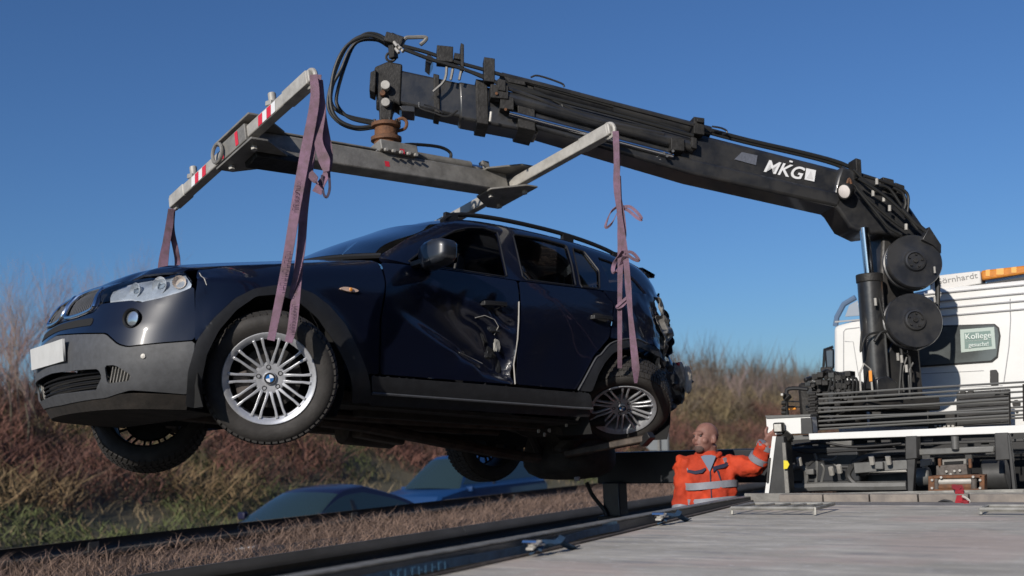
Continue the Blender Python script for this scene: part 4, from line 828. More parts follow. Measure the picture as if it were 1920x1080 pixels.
for pts, wd in (([(562, 335, 5.37), (552, 395, 5.33)], .042), ([(541, 470, 5.31), (527, 545, 5.31)], .042), ([(551, 570, 5.35), (546, 625, 5.325)], .036)):
    A, B = [at(x, y, D=D - .012) for x, y, D in pts]; n = 9; sv = np.array(vdir(1, .1)); t_ = (B - A) / n
    for k in range(n):
        c = A + t_ * (k + .5); ax = t_ / np.linalg.norm(t_); b = MB()
        for q0, q1 in (((-.4, -.3), (.4, -.3)), ((-.4, .3), (.4, .3)) if LR.random() < .6 else ((-.4, .3), (.1, .3)), ((.4, -.3), (.4, .3)) if LR.random() < .5 else ((-.4, -.3), (-.4, .3))):
            h = np.linalg.norm(t_); b.bar(c + sv * q0[0] * wd * .6 + ax * q0[1] * h, c + sv * q1[0] * wd * .6 + ax * q1[1] * h, .0028, .0015)
        b.build('printed_letter', M_['slingt'], s1_)
sling('violet sling on the far front arm end, hanging down behind the bonnet', [
    ('webbing', [(321, 392, 6.5), (318, 420, 6.55), (312, 455, 6.6), (306, 495, 6.65), (300, 560, 6.7), (288, 700, 6.75), (278, 760, 6.8)], [.035, .045, .045, .06, .06, .06, .05], 'sling', (1, .1), .006),
    ('webbing', [(324, 392, 6.5), (322, 430, 6.6), (330, 470, 6.65), (333, 500, 6.7), (330, 600, 6.75), (300, 760, 6.8)], [.03, .035, .035, .035, .05, .05], 'sling', (1, 0), .006)], at(300, 760, D=6.8))
sling('violet sling tied in two bows above the broken rear wheel', [
    ('webbing', [(1154, 246, 7.0), (1157, 300, 6.98), (1156, 350, 6.96), (1164, 400, 6.96), (1166, 440, 6.96), (1163, 500, 6.96), (1162, 560, 6.98), (1162, 660, 7.05), (1162, 690, 7.1)], [.04, .045, .04, .05, .06, .035, .03, .03, .03], 'sling', (1, 0), .006),
    ('webbing', [(1156, 250, 6.98), (1158, 340, 6.95), (1162, 400, 6.94), (1172, 470, 6.94), (1178, 540, 6.94), (1182, 590, 6.94), (1188, 650, 6.94), (1192, 690, 6.95), (1192, 718, 7.0)], [.03, .035, .03, .035, .04, .03, .045, .05, .02], 'sling', (1, 0), .006),
    ('webbing', [(1160, 330, 7.0), (1163, 400, 6.98), (1168, 460, 6.98), (1172, 500, 6.98)], .03, 'sling', (1, 0), .006),
    ('bow', [(1168, 388, 6.98), (1182, 388, 6.96), (1198, 402, 6.94), (1203, 412, 6.94), (1194, 408, 6.95), (1180, 396, 6.97), (1168, 390, 6.98)], .02, 'sling', (0, 1), .005),
    ('bow', [(1156, 388, 6.98), (1144, 400, 6.96), (1135, 426, 6.94), (1146, 420, 6.95), (1157, 400, 6.97)], .016, 'sling', (.5, 1), .005),
    ('bow', [(1168, 470, 6.92), (1152, 494, 6.98), (1150, 510, 6.97), (1160, 506, 6.98), (1170, 480, 6.92)], .026, 'sling', (1, .5), .005),
    ('bow', [(1170, 472, 6.92), (1186, 474, 6.93), (1198, 488, 6.94), (1188, 486, 6.93), (1174, 476, 6.92)], .02, 'sling', (0, 1), .005),
    ('bow', [(1178, 556, 6.95), (1166, 566, 6.96), (1156, 576, 6.97), (1166, 574, 6.97), (1178, 562, 6.96)], .018, 'sling', (.3, 1), .005)], at(1180, 700, D=7.0))
q = fD; rrw = np.array([float(v) for v in rr]); b = MB(); P = [q, q + (rrw - q) * .5 + np.array([0, .12, 0]), rrw + np.array([0, .15, .2])]
t_ = empty('lifting_sling', rrw, 'violet sling on the rear arm behind the roof, hidden by the car', 'sling', 'violet slings between lifting frame and wheels'); b.ribbon(P, .05, UB, .006); b.build('webbing', M_['sling'], t_)
# ------------------------------------------------------------------ recovery truck
truck = empty('recovery_truck', (-1.25, 4, 0), 'white recovery truck seen from its grey loading deck towards the rear wall of the cab', 'truck')
XL, XR, Y0, Y1, ZD = -2.44, .06, .75, 6.10, 1.17
def deckmat():
    m = bpy.data.materials.new('deck_boards'); m.use_nodes = True; nt = m.node_tree; b = nt.nodes['Principled BSDF']; L = nt.links.new; N = nt.nodes.new
    tc = N('ShaderNodeTexCoord')
    def noise(sc, scale3=(1, 1, 1), det=6, off=0):
        mp = N('ShaderNodeMapping'); mp.inputs['Scale'].default_value = scale3; mp.inputs['Location'].default_value = (off, off * .7, 0); L(tc.outputs['Object'], mp.inputs[0])
        n = N('ShaderNodeTexNoise'); n.inputs['Scale'].default_value = sc; n.inputs['Detail'].default_value = det; n.inputs['Roughness'].default_value = .62; L(mp.outputs[0], n.inputs[0]); return n.outputs[0]
    def ramp(src, a, b_, c0, c1):
        r = N('ShaderNodeValToRGB'); r.color_ramp.elements[0].position = a; r.color_ramp.elements[1].position = b_; r.color_ramp.elements[0].color = (*c0, 1); r.color_ramp.elements[1].color = (*c1, 1); L(src, r.inputs[0]); return r.outputs[0]
    def mix(f, a, c):
        x = N('ShaderNodeMix'); x.data_type = 'RGBA'; L(f, x.inputs[0]); 
        (L(a, x.inputs[6]) if not isinstance(a, tuple) else setattr(x.inputs[6], 'default_value', (*a, 1))); (L(c, x.inputs[7]) if not isinstance(c, tuple) else setattr(x.inputs[7], 'default_value', (*c, 1))); return x.outputs[2]
    base = ramp(noise(2.2, (1, 1.8, 1)), .36, .64, (.38, .35, .29), (.70, .65, .56))
    streak = ramp(noise(9, (.35, 5, 1), 6, 3), .42, .60, (0, 0, 0), (1, 1, 1)); c = mix(streak, base, (.44, .41, .355))
    sp = ramp(noise(28, (.6, 1.6, 1), 5, 9), .60, .70, (0, 0, 0), (1, 1, 1)); c = mix(sp, c, (.80, .77, .72))
    red = ramp(noise(1.1, (1, 1.3, 1), 7, 21), .50, .60, (0, 0, 0), (.5, .5, .5)); c = mix(red, c, (.56, .43, .37))
    dk = ramp(noise(5, (.4, 2.2, 1), 8, 33), .54, .64, (0, 0, 0), (.75, .75, .75)); c = mix(dk, c, (.26, .25, .25))
    scr = ramp(noise(40, (.12, 3.5, 1), 3, 45), .66, .70, (0, 0, 0), (.8, .8, .8)); c = mix(scr, c, (.85, .83, .8))
    L(c, b.inputs['Base Color']); b.inputs['Roughness'].default_value = .82
    bp = N('ShaderNodeBump'); bp.inputs['Strength'].default_value = .35; bp.inputs['Distance'].default_value = .004; L(noise(45, (.5, 2, 1), 5, 5), bp.inputs['Height']); L(bp.outputs[0], b.inputs['Normal'])
    return m
DM = deckmat(); n = 27; pw = (Y1 - Y0) / n
b = MB()
for i in range(4): b.box((XL + .01 + i * .8, Y0, .98), (XL + .09 + i * .8, Y1, 1.14))
b.build('deck_beam', M_['craned'], truck, kind='stuff')
b = MB(); b.box((XL, Y0, 1.125), (XR, Y1, 1.142)); b.build('deck_sheet', M_['blackdeep'], truck)
for i in range(n):
    y = Y0 + i * pw; dz = 0.; b = MB(); b.box((XL + .003, y + .0012, 1.143), (XR - .003, y + pw - .0012, ZD + dz)); b.build('deck_board', DM, truck, bevel=.0008)
# left side rail: lip, channel and blue webbing lying in it
RM = mat('rail_paint', (.15, .148, .14), .55, .1, nscale=5, namt=.4, col2=(.09, .09, .085), bump=.15, dist=(1, .3, 1)); RT = mat('rail_pale_edge', (.34, .33, .30), .5, .3, nscale=12, namt=.5)  # second material: edge colour paler than the rail paint
def railx(y): return float(np.interp(y, [.7, 3.2, 4.3, 6.06, 6.7], [-2.16, -2.16, -2.23, -2.37, -2.425]))
def railz(y): return float(np.interp(y, [2.4, 3, 4.3, 6, 6.6], [1.242, 1.239, 1.229, 1.209, 1.195]))
ys = np.array([Y0, 1.6, 2.4, 3.0, 3.6, 4.3, 5.1, 6.0, 6.3, 6.62])
def railstrip(x0, x1, z0, z1, name, m, bevel=.004):
    b = MB(); V = []
    for y in ys:
        x = railx(y); dz_ = railz(y) - 1.24; zt_ = z1 + (dz_ if z1 > 1.2 else 0); zb_ = z0 + (dz_ if z0 > 1.2 else 0); V += [(x + x0, y, zb_), (x + x1, y, zb_), (x + x1, y, zt_), (x + x0, y, zt_)]
    fs = [(3, 2, 1, 0), tuple(range(len(V) - 4, len(V)))]
    for i in range(len(ys) - 1):
        for k in range(4): l = (k + 1) % 4; fs.append((i * 4 + k, i * 4 + l, i * 4 + 4 + l, i * 4 + 4 + k))
    b.add(V, fs); return b.build(name, m, truck, bevel=bevel)
railstrip(-.05, .0, 1.0, 1.236, 'side_rail', RM); railstrip(-.055, .004, 1.2365, 1.244, 'rail_edge', RT, .002); railstrip(.001, .022, 1.172, 1.180, 'rail_foot', mat('rail_foot_dark', (.14, .12, .11), .8, nscale=20, namt=.5), .002)  # last strip: darker brown along the rail foot
BW = mat('blue_webbing', (.03, .075, .14), .8, nscale=30, namt=.5, bump=.2, bscale=200)
b = MB(); b.ribbon([(railx(y) + .012 + .004 * math.sin(y * 9), y, 1.200 + .004 * math.sin(y * 5)) for y in np.linspace(2.2, 4.3, 24)], .030, (0, 0, 1), .003); o = b.build('blue_strap', BW, None); tag(o, 'blue webbing strap lying along the foot of the side rail', 'strap')
LT = mat('strap_print', (.07, .19, .32), .7)
k = 0
for y in np.linspace(2.62, 2.90, 9):
    b = MB(); x = railx(y) + .0185; b.bar((x, y, 1.187), (x, y, 1.212), .004, .001, up=(1, 0, 0)); 
    if k % 3 != 2: b.bar((x, y, 1.212 if k % 2 else 1.200), (x, y + .018, 1.212 if k % 2 else 1.200), .004, .001, up=(1, 0, 0))
    q = b.build('printed_letter', LT); q.parent = o; k += 1
p = at(1143, 992, X=railx(4.2) + .002); b = MB(); b.box((railx(4.2) + .001, p[1] - .07, 1.188), (railx(4.2) + .004, p[1] + .07, 1.228)); b.build('blue_sticker', mat('blue_sticker', (.10, .22, .32), .5, nscale=20, namt=.5), truck)
def strap_bundle(cx, cy, label, k):
    t = empty('ratchet_strap', (cx, cy, 1.17), label, 'strap'); r = random.Random(k)
    P = [(cx + .01, cy - .12, 1.185), (cx + .0, cy - .06, 1.205), (cx + .02, cy, 1.20), (cx + .01, cy + .06, 1.215), (cx + .03, cy + .13, 1.182), (cx + .02, cy + .2, 1.176)]
    b = MB(); b.ribbon(spline(P, 4), .028, (1, 0, .4), .005); b.ribbon(spline([(x + .015, y + .02, z + .012) for x, y, z in P[:4]], 4), .025, (.8, 0, -.5), .005); b.build('webbing', BW, t, kind='stuff')
    b = MB(); b.bar((cx + .01, cy - .14, 1.20), (cx + .01, cy - .07, 1.225), .032, .009); b.bar((cx + .01, cy - .13, 1.215), (cx + .015, cy - .05, 1.21), .024, .009); b.build('ratchet', M_['galv'], t, bevel=.003)
    b = MB(); b.cyl((cx - .02, cy - .13, 1.225), (cx + .04, cy - .13, 1.225), .010, 8); b.build('ratchet_spindle', M_['chrome'], t)
q1 = at(1000, 1030, Z=1.19); strap_bundle(railx(q1[1]) + .05, q1[1] + .04, 'blue ratchet strap with bright buckle lying by the rail, nearer the viewer', 1)
q2 = at(1275, 975, Z=1.19); strap_bundle(railx(q2[1]) + .05, q2[1], 'blue ratchet strap lying by the rail close to the man', 2)
# front sill of the deck: boards, steel lip, ladder frames
BR = mat('sill_boards', (.27, .235, .20), .8, nscale=8, namt=.35, col2=(.17, .15, .135), bump=.3, bscale=50)
xs = [-2.20, -1.93, -1.66, -1.39, -1.12, -.62, -.12, .05]
for i in range(len(xs) - 1): b = MB(); b.box((xs[i] + .004, 6.385, 1.160), (xs[i + 1] - .004, 6.445, 1.217)); b.build('sill_board', BR, truck, bevel=.004)
b = MB(); b.box((-2.44, 6.103, 1.12), (.06, 6.382, 1.175)); b.build('sill_plate', mat('sill_plate', (.26, .245, .235), .7, nscale=10, namt=.35), truck, bevel=.003)
b = MB(); b.box((-2.44, 6.452, 1.10), (.06, 6.475, 1.221)); b.build('sill_lip', M_['galvd'], truck, bevel=.003)
def ladder(x0, x1, y0, y1, z, name, n, dz=.03):
    g = MB(); g.tube([(x0, y0, z + dz), (x1, y0, z + dz)], .011, 6); f = g.build(name, RT, truck)
    for P in ([(x0, y1, z + dz), (x1, y1, z + dz)], [(x0, y0, z), (x0, y0, z + dz), (x0, y1, z + dz)], [(x1, y0, z), (x1, y0, z + dz), (x1, y1, z + dz)]): g = MB(); g.tube(P, .010, 6); g.build('frame_tube', RT, f)
    for k in range(1, n):
        x = x0 + (x1 - x0) * k / n; g = MB(); g.tube([(x - .02, y0, z + dz), (x + .03, y1, z + dz)], .007, 6); g.build('frame_bar', RT, f)
pL = at(1372, 962, Z=1.18); ladder(pL[0], pL[0] + .44, pL[1], pL[1] + .34, 1.175, 'lashing_frame', 5)
pR_ = at(1838, 962, Z=1.18); ladder(pR_[0], .02, pR_[1], pR_[1] + .22, 1.175, 'lashing_frame', 4, .022)
# headboard frame: side post, lamp, white beams, cables
DG = mat('dark_grey_steel', (.055, .055, .055), .55, .2, nscale=8, namt=.4); GR = mat('grey_steel', (.16, .16, .155), .5, .2, nscale=8, namt=.35)
WH = M_['white']; YB = 7.12
def F(x, y, Y=YB): return at(x, y, Y=Y)
def fpoly(pts, Y, dy, name, m, bevel=.004, par=None, label=None):
    b = MB(); b.prism([at(x, y, Y=Y) for x, y in pts], (0, dy, 0)); return b.build(name, m, par or truck, bevel=bevel, label=label)
hb = fpoly([(1436, 783), (1519, 780), (1522, 812), (1438, 816)], YB, .14, 'headboard_beam', WH)
fpoly([(1434, 779), (1520, 777), (1519, 781), (1437, 785)], YB - .01, .17, 'beam_cap', GR, .002)
fpoly([(1501, 784), (1521, 783), (1524, 814), (1502, 814)], YB - .02, .02, 'beam_joint', DG, .003)
fpoly([(1452, 818), (1519, 815), (1520, 824), (1456, 828)], YB + .02, .1, 'beam_bracket', GR)
fpoly([(1516, 813), (1940, 796), (1940, 811), (1517, 825)], YB - .03, .06, 'white_rail', WH)
fpoly([(1448, 818), (1455, 818), (1441, 930), (1433, 930)], YB - .1, .02, 'post_edge', WH, .002)
fpoly([(1455, 818), (1469, 818), (1476, 925), (1442, 930)], YB - .09, .16, 'side_post', DG)
fpoly([(1466, 830), (1472, 830), (1480, 924), (1472, 926)], YB - .10, .02, 'post_rib', M_['galvd'], .002)
fpoly([(1440, 860), (1444, 858), (1440, 905), (1436, 905)], YB - .12, .03, 'post_handle', DG, .004)
fpoly([(1469, 863), (1476, 864), (1480, 871), (1476, 879), (1469, 880)], YB - .13, .01, 'side_reflector', mat('yellow_reflector', (.75, .62, .03), .4), .002)
def lamp(x, y, s, Y, name='work_lamp'):
    c = at(x, y, Y=Y); g = MB(); g.box((c[0] - s, Y - .03, c[2] - s), (c[0] + s, Y + .03, c[2] + s)); l = g.build(name, M_['craned'], truck, bevel=.012)
    g = MB(); g.box((c[0] - s * .72, Y - .036, c[2] - s * .72), (c[0] + s * .72, Y - .028, c[2] + s * .72)); g.build('lamp_face', mat('lamp_glass', (.62, .60, .55), .25, nscale=60, namt=.2), l, bevel=.006)
    g = MB(); g.bar((c[0] + s * .6, Y + .02, c[2] - s), (c[0] + s * 1.6, Y + .05, c[2] - s * 2.1), .05, .03, up=(0, 1, 0)); g.build('lamp_bracket', M_['craned'], l, bevel=.004)
lamp(1461, 802, .035, YB - .05); lamp(1469, 740, .012, YB + .02, 'marker_lamp')
b = MB(); b.tube(spline([F(x, y, 7.3) for x, y in ((1476, 780), (1475, 760), (1475, 735), (1480, 729), (1496, 728), (1515, 730))], 3), .014, 7); b.build('guard_tube', M_['black'], truck)
for y in (752, 762): b = MB(); b.cyl(F(1468, y, 7.3), F(1500, y + 1, 7.3), .006, 6); b.build('guard_wire', M_['black'], truck)
for y in (756, 766, 774): b = MB(); b.cyl(F(1466, y, 7.28), F(1474, y, 7.28), .014, 8); b.build('cable_grip', M_['craned'], truck)
fpoly([(1478, 764), (1492, 763), (1492, 768), (1478, 769)], 7.3, .02, 'marker_lens', M_['amber'])
cab = mat('cable_sheath', (.13, .13, .125), .5, .2)
yl = [741, 749, 758, 766, 774, 782, 791, 799, 806]; yr = [716, 724, 734, 744, 753, 762, 770, 777, 783]
for i in range(9):
    sag = 4 if 2 < i < 7 else 1; Yc = 7.30 + .012 * (i % 3)
    b = MB(); b.tube(spline([at(1518, yl[i], Y=Yc), at(1620, yl[i] - .24 * (yl[i] - yr[i]) + sag * (.5 if i % 2 else -.5), Y=Yc), at(1740, yl[i] - .55 * (yl[i] - yr[i]) + sag * (1 if i % 2 else -.6), Y=Yc), at(1960, yr[i] - 2, Y=Yc)], 5), .0075, 6); b.build('cable', cab, truck)
for i in range(14): y = 740 + i * 5.2; p = at(1516 + (i % 2) * 3, y, Y=7.28); b = MB(); b.cyl(p, p + np.array([.05, 0, .002]), .013, 8); b.build('cable_grip', M_['craned'], truck)
for x0, y0 in ((1893, 735), (1919, 720)): b = MB(); b.cyl(F(x0, y0, 7.29), F(x0 + 1, y0 + 70, 7.29), .006, 6); b.build('cable_spacer', M_['craned'], truck)
# under the headboard: uprights, pipes, boxes
fpoly([(1697, 818), (1718, 817), (1720, 860), (1697, 862)], 7.05, .12, 'upright', DG, .006); fpoly([(1700, 860), (1716, 860), (1712, 925), (1702, 925)], 7.06, .06, 'upright', DG, .004)
fpoly([(1864, 812), (1890, 811), (1896, 862), (1866, 864)], 7.05, .12, 'upright', DG, .006); fpoly([(1888, 815), (1893, 815), (1906, 922), (1898, 922)], 7.04, .05, 'upright', DG, .004)
fpoly([(1720, 842), (1864, 836), (1864, 848), (1720, 854)], 7.12, .05, 'cross_tube', GR, .006)
b = MB(); b.cyl(F(1790, 818, 7.1), F(1791, 842, 7.1), .022, 14); b.build('grease_cup', GR, truck)
fpoly([(1440, 930), (1478, 926), (1710, 921), (1920, 917), (1920, 925), (1478, 932), (1440, 936)], 6.96, .02, 'sill_edge', RT, .002)
for pts, r, m in (([(1480, 915), (1560, 912), (1640, 912), (1700, 911)], .034, GR), ([(1480, 880), (1500, 875), (1512, 885), (1510, 905), (1500, 915)], .022, GR), ([(1515, 872), (1530, 862), (1560, 868), (1570, 875), (1600, 876)], .012, DG), ([(1538, 862), (1560, 862), (1570, 855), (1566, 860)], .010, GR), ([(1540, 870), (1545, 880), (1540, 905)], .010, GR), ([(1600, 870), (1620, 858), (1660, 850), (1700, 848)], .022, DG), ([(1598, 872), (1590, 890), (1600, 905), (1620, 915)], .022, DG), ([(1490, 835), (1540, 830), (1600, 838), (1690, 832)], .010, M_['black']), ([(1490, 845), (1530, 850), (1580, 846), (1680, 842)], .008, M_['black']), ([(1530, 905), (1532, 870), (1528, 850)], .012, GR)):
    b = MB(); b.tube(spline([F(x, y, 7.5) for x, y in pts], 4), r, 8); b.build('pipe', m, truck)
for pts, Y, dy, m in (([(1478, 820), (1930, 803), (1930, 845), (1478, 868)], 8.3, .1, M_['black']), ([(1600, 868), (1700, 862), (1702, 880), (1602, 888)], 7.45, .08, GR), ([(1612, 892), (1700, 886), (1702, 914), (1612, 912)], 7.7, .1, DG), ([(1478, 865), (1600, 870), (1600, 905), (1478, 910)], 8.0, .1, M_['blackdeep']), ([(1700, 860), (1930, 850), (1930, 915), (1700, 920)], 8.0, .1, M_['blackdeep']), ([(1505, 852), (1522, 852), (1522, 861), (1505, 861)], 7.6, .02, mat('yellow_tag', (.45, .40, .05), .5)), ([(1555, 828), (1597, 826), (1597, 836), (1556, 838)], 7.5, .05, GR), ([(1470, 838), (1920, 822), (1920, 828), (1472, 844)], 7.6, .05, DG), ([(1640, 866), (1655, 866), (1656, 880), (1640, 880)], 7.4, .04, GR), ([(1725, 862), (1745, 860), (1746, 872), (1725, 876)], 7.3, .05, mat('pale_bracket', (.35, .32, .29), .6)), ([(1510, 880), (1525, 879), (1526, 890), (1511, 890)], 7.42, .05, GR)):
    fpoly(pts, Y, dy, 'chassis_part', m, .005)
for x, y in ((1636, 870), (1667, 870), (1500, 872), (1560, 890), (1575, 886), (1735, 880)): b = MB(); p = F(x, y, 7.4); b.cyl(p, p + np.array([0, -.02, .05]), .018, 8); b.build('bolt', M_['galv'], truck)
b = MB(); b.cyl(F(1845, 892, 7.35), F(1890, 890, 7.35), .10, 24); b.build('air_tank', DG, truck, bevel=.01)
b = MB(); b.cyl(F(1718, 895, 7.4), F(1745, 893, 7.4), .06, 16); b.build('air_tank', GR, truck, bevel=.01)
b = MB()
for i in range(40): x, y = 1480 + (i * 37) % 440, 826 + (i * 13) % 60; p = F(x, y, 7.65 + .02 * (i % 5)); b.box(tuple(p - np.array([.02 + .01 * (i % 3), .02, .012])), tuple(p + np.array([.02, .02, .015 + .008 * (i % 4)])))
b.build('chassis_fittings', DG, truck, kind='stuff')
# winch
wi = empty('winch', F(1795, 920, 6.96), 'rusty winch with roller fairlead in the middle of the deck front', 'winch')
def wbox(pts, Y, dy, name, m, bevel=.005): return fpoly(pts, Y, dy, name, m, bevel, wi)
RU = M_['rust']; R2 = mat('winch_grey', (.15, .13, .115), .7, .2, nscale=20, namt=.5, bump=.3)
wbox([(1740, 893), (1752, 893), (1752, 923), (1740, 923)], 6.97, .10, 'winch_cheek', RU); wbox([(1836, 891), (1846, 890), (1846, 921), (1836, 922)], 6.97, .10, 'winch_cheek', RU)
wbox([(1740, 918), (1846, 916), (1846, 923), (1740, 925)], 6.965, .11, 'winch_base', RU); wbox([(1748, 892), (1842, 890), (1842, 896), (1748, 898)], 6.97, .1, 'winch_bar', RU)
for y, m in ((903, M_['galv']), (913, RU)): b = MB(); b.cyl(F(1758, y, 7.0), F(1824, y - 1, 7.0), .022, 14); b.build('roller', m, wi)
for x in (1756, 1826): b = MB(); b.cyl(F(x, 897, 6.99), F(x, 918, 6.99), .018, 12); b.build('roller', R2, wi)
wbox([(1755, 873), (1812, 870), (1815, 892), (1755, 894)], 7.1, .15, 'winch_housing', R2); wbox([(1765, 862), (1812, 860), (1812, 872), (1765, 874)], 7.15, .1, 'winch_drum_cover', M_['galvd'])
for x in (1758, 1815): wbox([(x, 860), (x + 6, 860), (x + 7, 878), (x + 1, 878)], 7.1, .04, 'winch_bracket', RU)
wbox([(1770, 866), (1806, 864), (1806, 869), (1770, 871)], 7.14, .01, 'winch_slot', M_['blackdeep'], .001)
for i in range(10): x, y = (1748, 1748, 1838, 1838, 1765, 1825, 1775, 1790, 1800, 1783)[i], (900, 915, 900, 915, 895, 894, 884, 883, 882, 889)[i]; b = MB(); p = F(x, y, 6.965 if i < 6 else 7.09); b.cyl(p, p + np.array([0, -.01, 0]), .008, 6); b.build('winch_bolt', M_['galv'], wi)
rs = empty('winch_strap', F(1800, 940, 6.9), 'red strap with steel hook hanging from the winch onto the deck sill', 'strap'); RS = mat('red_webbing', (.50, .03, .04), .7, nscale=40, namt=.3)
b = MB(); b.ribbon(spline([F(x, y, Y) for x, y, Y in ((1788, 909, 6.90), (1794, 916, 6.55), (1799, 926, 6.42), (1805, 936, 6.375), (1812, 945, 6.25))], 4), [.02, .03, .04, .04, .05] * 4 + [.05], (1, .1, 0), .006); b.build('webbing', RS, rs)
b = MB(); b.ribbon(spline([F(x, y, Y) for x, y, Y in ((1798, 910, 6.90), (1801, 918, 6.54), (1800, 930, 6.38), (1797, 943, 6.30))], 4), .035, (1, 0, 0), .006); b.build('webbing', RS, rs)
b = MB(); b.tube(spline([F(x, y, 6.33) for x, y in ((1804, 930), (1812, 934), (1818, 940), (1814, 943), (1808, 941))], 3), .007, 6); b.build('hook', M_['galv'], rs)
b = MB(); b.tube(spline([F(x, y, 6.36) for x, y in ((1760, 943), (1770, 939), (1782, 941), (1786, 944))], 3), .009, 6); o = b.build('cable_end', M_['black']); tag(o, 'small black cable end on the pale sill left of the red strap', 'cable')
# cab: rear wall, roof, side, window, sign
CY = 8.45; ci = 3.2
cabp = [(1563, 705), (1563, 612), (1566, 596), (1578, 572), (1602, 556), (1640, 548), (1700, 540)]
def cz(x, y): p = at(x, y, Y=CY); return p[0], p[2]
L_ = [cz(*p) for p in cabp]; L_ = [(L_[0][0], 1.25)] + L_; xr = -1.25 + (-1.25 - L_[0][0]); top = 2.66
ztop = at(1790, 537, Y=CY)[2]; half = [(x, z) for x, z in L_ if z < ztop - .2] + [(-1.95, ztop - .13), (-1.80, ztop - .02), (-1.62, ztop)]
outl_ = half + [(-2.5 - x, z) for x, z in half[::-1]]
P = [(x, CY, z) for x, z in outl_]
cb = MB(); cb.prism(P, (0, 1.9, 0)); cab_ = cb.build('cab', WH, truck, bevel=.03)
for y in (ztop - .04, ztop - .10, ztop - .155, ztop - .215): b = MB(); b.bar((-1.85, CY - .004, y), (-.55, CY - .004, y), .018, .012, up=(0, 0, 1)); b.build('cab_rib', mat('rib_seam_shade', (.35, .35, .36), .5) if 'rib_seam_shade' not in bpy.data.materials else bpy.data.materials['rib_seam_shade'], cab_, bevel=.004)  # grey put on ribs and seams paints their shadow gaps
def cpoly(pts, off, dy, name, m, bevel=.003, par=None): return fpoly(pts, CY + off, dy, name, m, bevel, par or cab_)
wd = cpoly([(1700, 612), (1865, 607), (1873, 614), (1876, 630), (1871, 670), (1860, 679), (1700, 690)], -.012, .014, 'rear_window', M_['black'], .004)
b = MB(); b.prism([at(x, y, Y=CY - .02) for x, y in ((1704, 615), (1863, 610), (1870, 616), (1873, 630), (1868, 668), (1858, 676), (1704, 687))], (0, .003, 0)); b.build('pane', mat('cab_glass', (.13, .145, .145), .15, 0, nscale=2, namt=.5, spec=.6), wd)
pst = cpoly([(1800, 618), (1864, 613), (1867, 654), (1802, 661)], -.024, .002, 'poster', mat('poster_pale_green', (.42, .50, .46), .5), .001, wd)
cpoly([(1808, 624), (1857, 620), (1860, 649), (1809, 654)], -.027, .0015, 'poster_panel', mat('poster_green', (.16, .24, .22), .5), .0005, pst)
xd = at(1860, 628, Y=CY) - at(1806, 632, Y=CY)
text_obj('Kollege', .060, frame(at(1834, 630, Y=CY - .034), xd, (0, -1, 0)), mat('poster_white', (.75, .82, .78), .5), 'poster_lettering', pst, ext=.001)
text_obj('gesucht!', .042, frame(at(1835, 646, Y=CY - .034), xd, (0, -1, 0)), bpy.data.materials['poster_white'], 'poster_lettering', pst, ext=.001)
b = MB(); b.bar(at(1812, 640, Y=CY - .029), at(1857, 636.5, Y=CY - .029), .003, .001, up=(0, 0, 1)); b.build('poster_line', bpy.data.materials['poster_white'], pst)
cpoly([(1856, 694), (1868, 693), (1872, 700), (1872, 722), (1858, 723), (1856, 716)], -.012, .014, 'air_vent', M_['black'], .004)
for y0, x0, x1 in ((697, 1725, 1845), (725, 1725, 1880)): b = MB(); b.cyl(at(x0, y0 + 4, Y=CY), at(x1, y0 - 2, Y=CY), .003, 6); b.build('panel_seam', bpy.data.materials['rib_seam_shade'], cab_)
b = MB(); b.tube([at(x, y, Y=CY) for x, y in ((1894, 560), (1895, 600), (1892, 650), (1882, 720))], .004, 6); b.build('panel_seam', bpy.data.materials['rib_seam_shade'], cab_)
b = MB(); b.tube([at(x, y, Y=CY) for x, y in ((1582, 700), (1582, 622), (1586, 617), (1612, 614))], .004, 6); b.build('panel_seam', bpy.data.materials['rib_seam_shade'], cab_)
b = MB(); b.tube([at(x, y, Y=CY) for x, y in ((1584, 640), (1600, 641), (1606, 680), (1610, 705))], .003, 6); b.build('panel_seam', bpy.data.materials['rib_seam_shade'], cab_)
cpoly([(1584, 594), (1592, 572), (1608, 563), (1612, 592)], -.006, .008, 'corner_window', mat('pale_window', (.32, .36, .42), .2), .003); 
cpoly([(1565, 602), (1612, 598), (1612, 601), (1565, 605)], -.006, .008, 'panel_seam', bpy.data.materials['rib_seam_shade'], .001)
b = MB(); b.tube([np.array(at(x, y, Y=CY)) + np.array([-.01, .1, 0]) for x, y in ((1562, 610), (1565, 592), (1578, 568), (1600, 555))], .022, 8); b.build('side_fairing', mat('fairing_blue_grey', (.12, .18, .28), .3), cab_)
for x, y in ((1906, 757), (1907, 772), (1884, 737)): b = MB(); p = at(x, y, Y=CY - .003); b.cyl(p, p - np.array([0, .006, 0]), .028 if y == 757 else .010, 16); b.build('wall_fitting', M_['craned'], cab_)
cpoly([(1793, 736), (1893, 729), (1894, 796), (1793, 800)], -.35, .05, 'air_grille', M_['black'], .006)
for i in range(7): cpoly([(1797, 746 + i * 8), (1890, 740 + i * 8), (1890, 743 + i * 8), (1797, 749 + i * 8)], -.36, .01, 'grille_slat', M_['craned'], .002)
for x in (1800, 1815, 1865, 1882): cpoly([(x, 733), (x + 10, 732), (x + 10, 738), (x, 739)], -.37, .02, 'grille_clip', M_['craned'], .002)
cpoly([(1630, 745), (1735, 740), (1740, 800), (1630, 800)], -.25, .1, 'air_duct', DG, .01)
cpoly([(1740, 775), (1790, 772), (1793, 800), (1740, 803)], -.4, .1, 'battery_box', M_['craned'], .006)
for i in range(5): cpoly([(1752 + i * 8, 797), (1757 + i * 8, 797), (1757 + i * 8, 801), (1752 + i * 8, 801)], -.42, .01, 'connector', M_['galv'], .001)
b = MB(); b.box((-2.4, 8.3, .9), (.0, 8.5, 1.26)); b.build('cab_underside', M_['black'], truck)
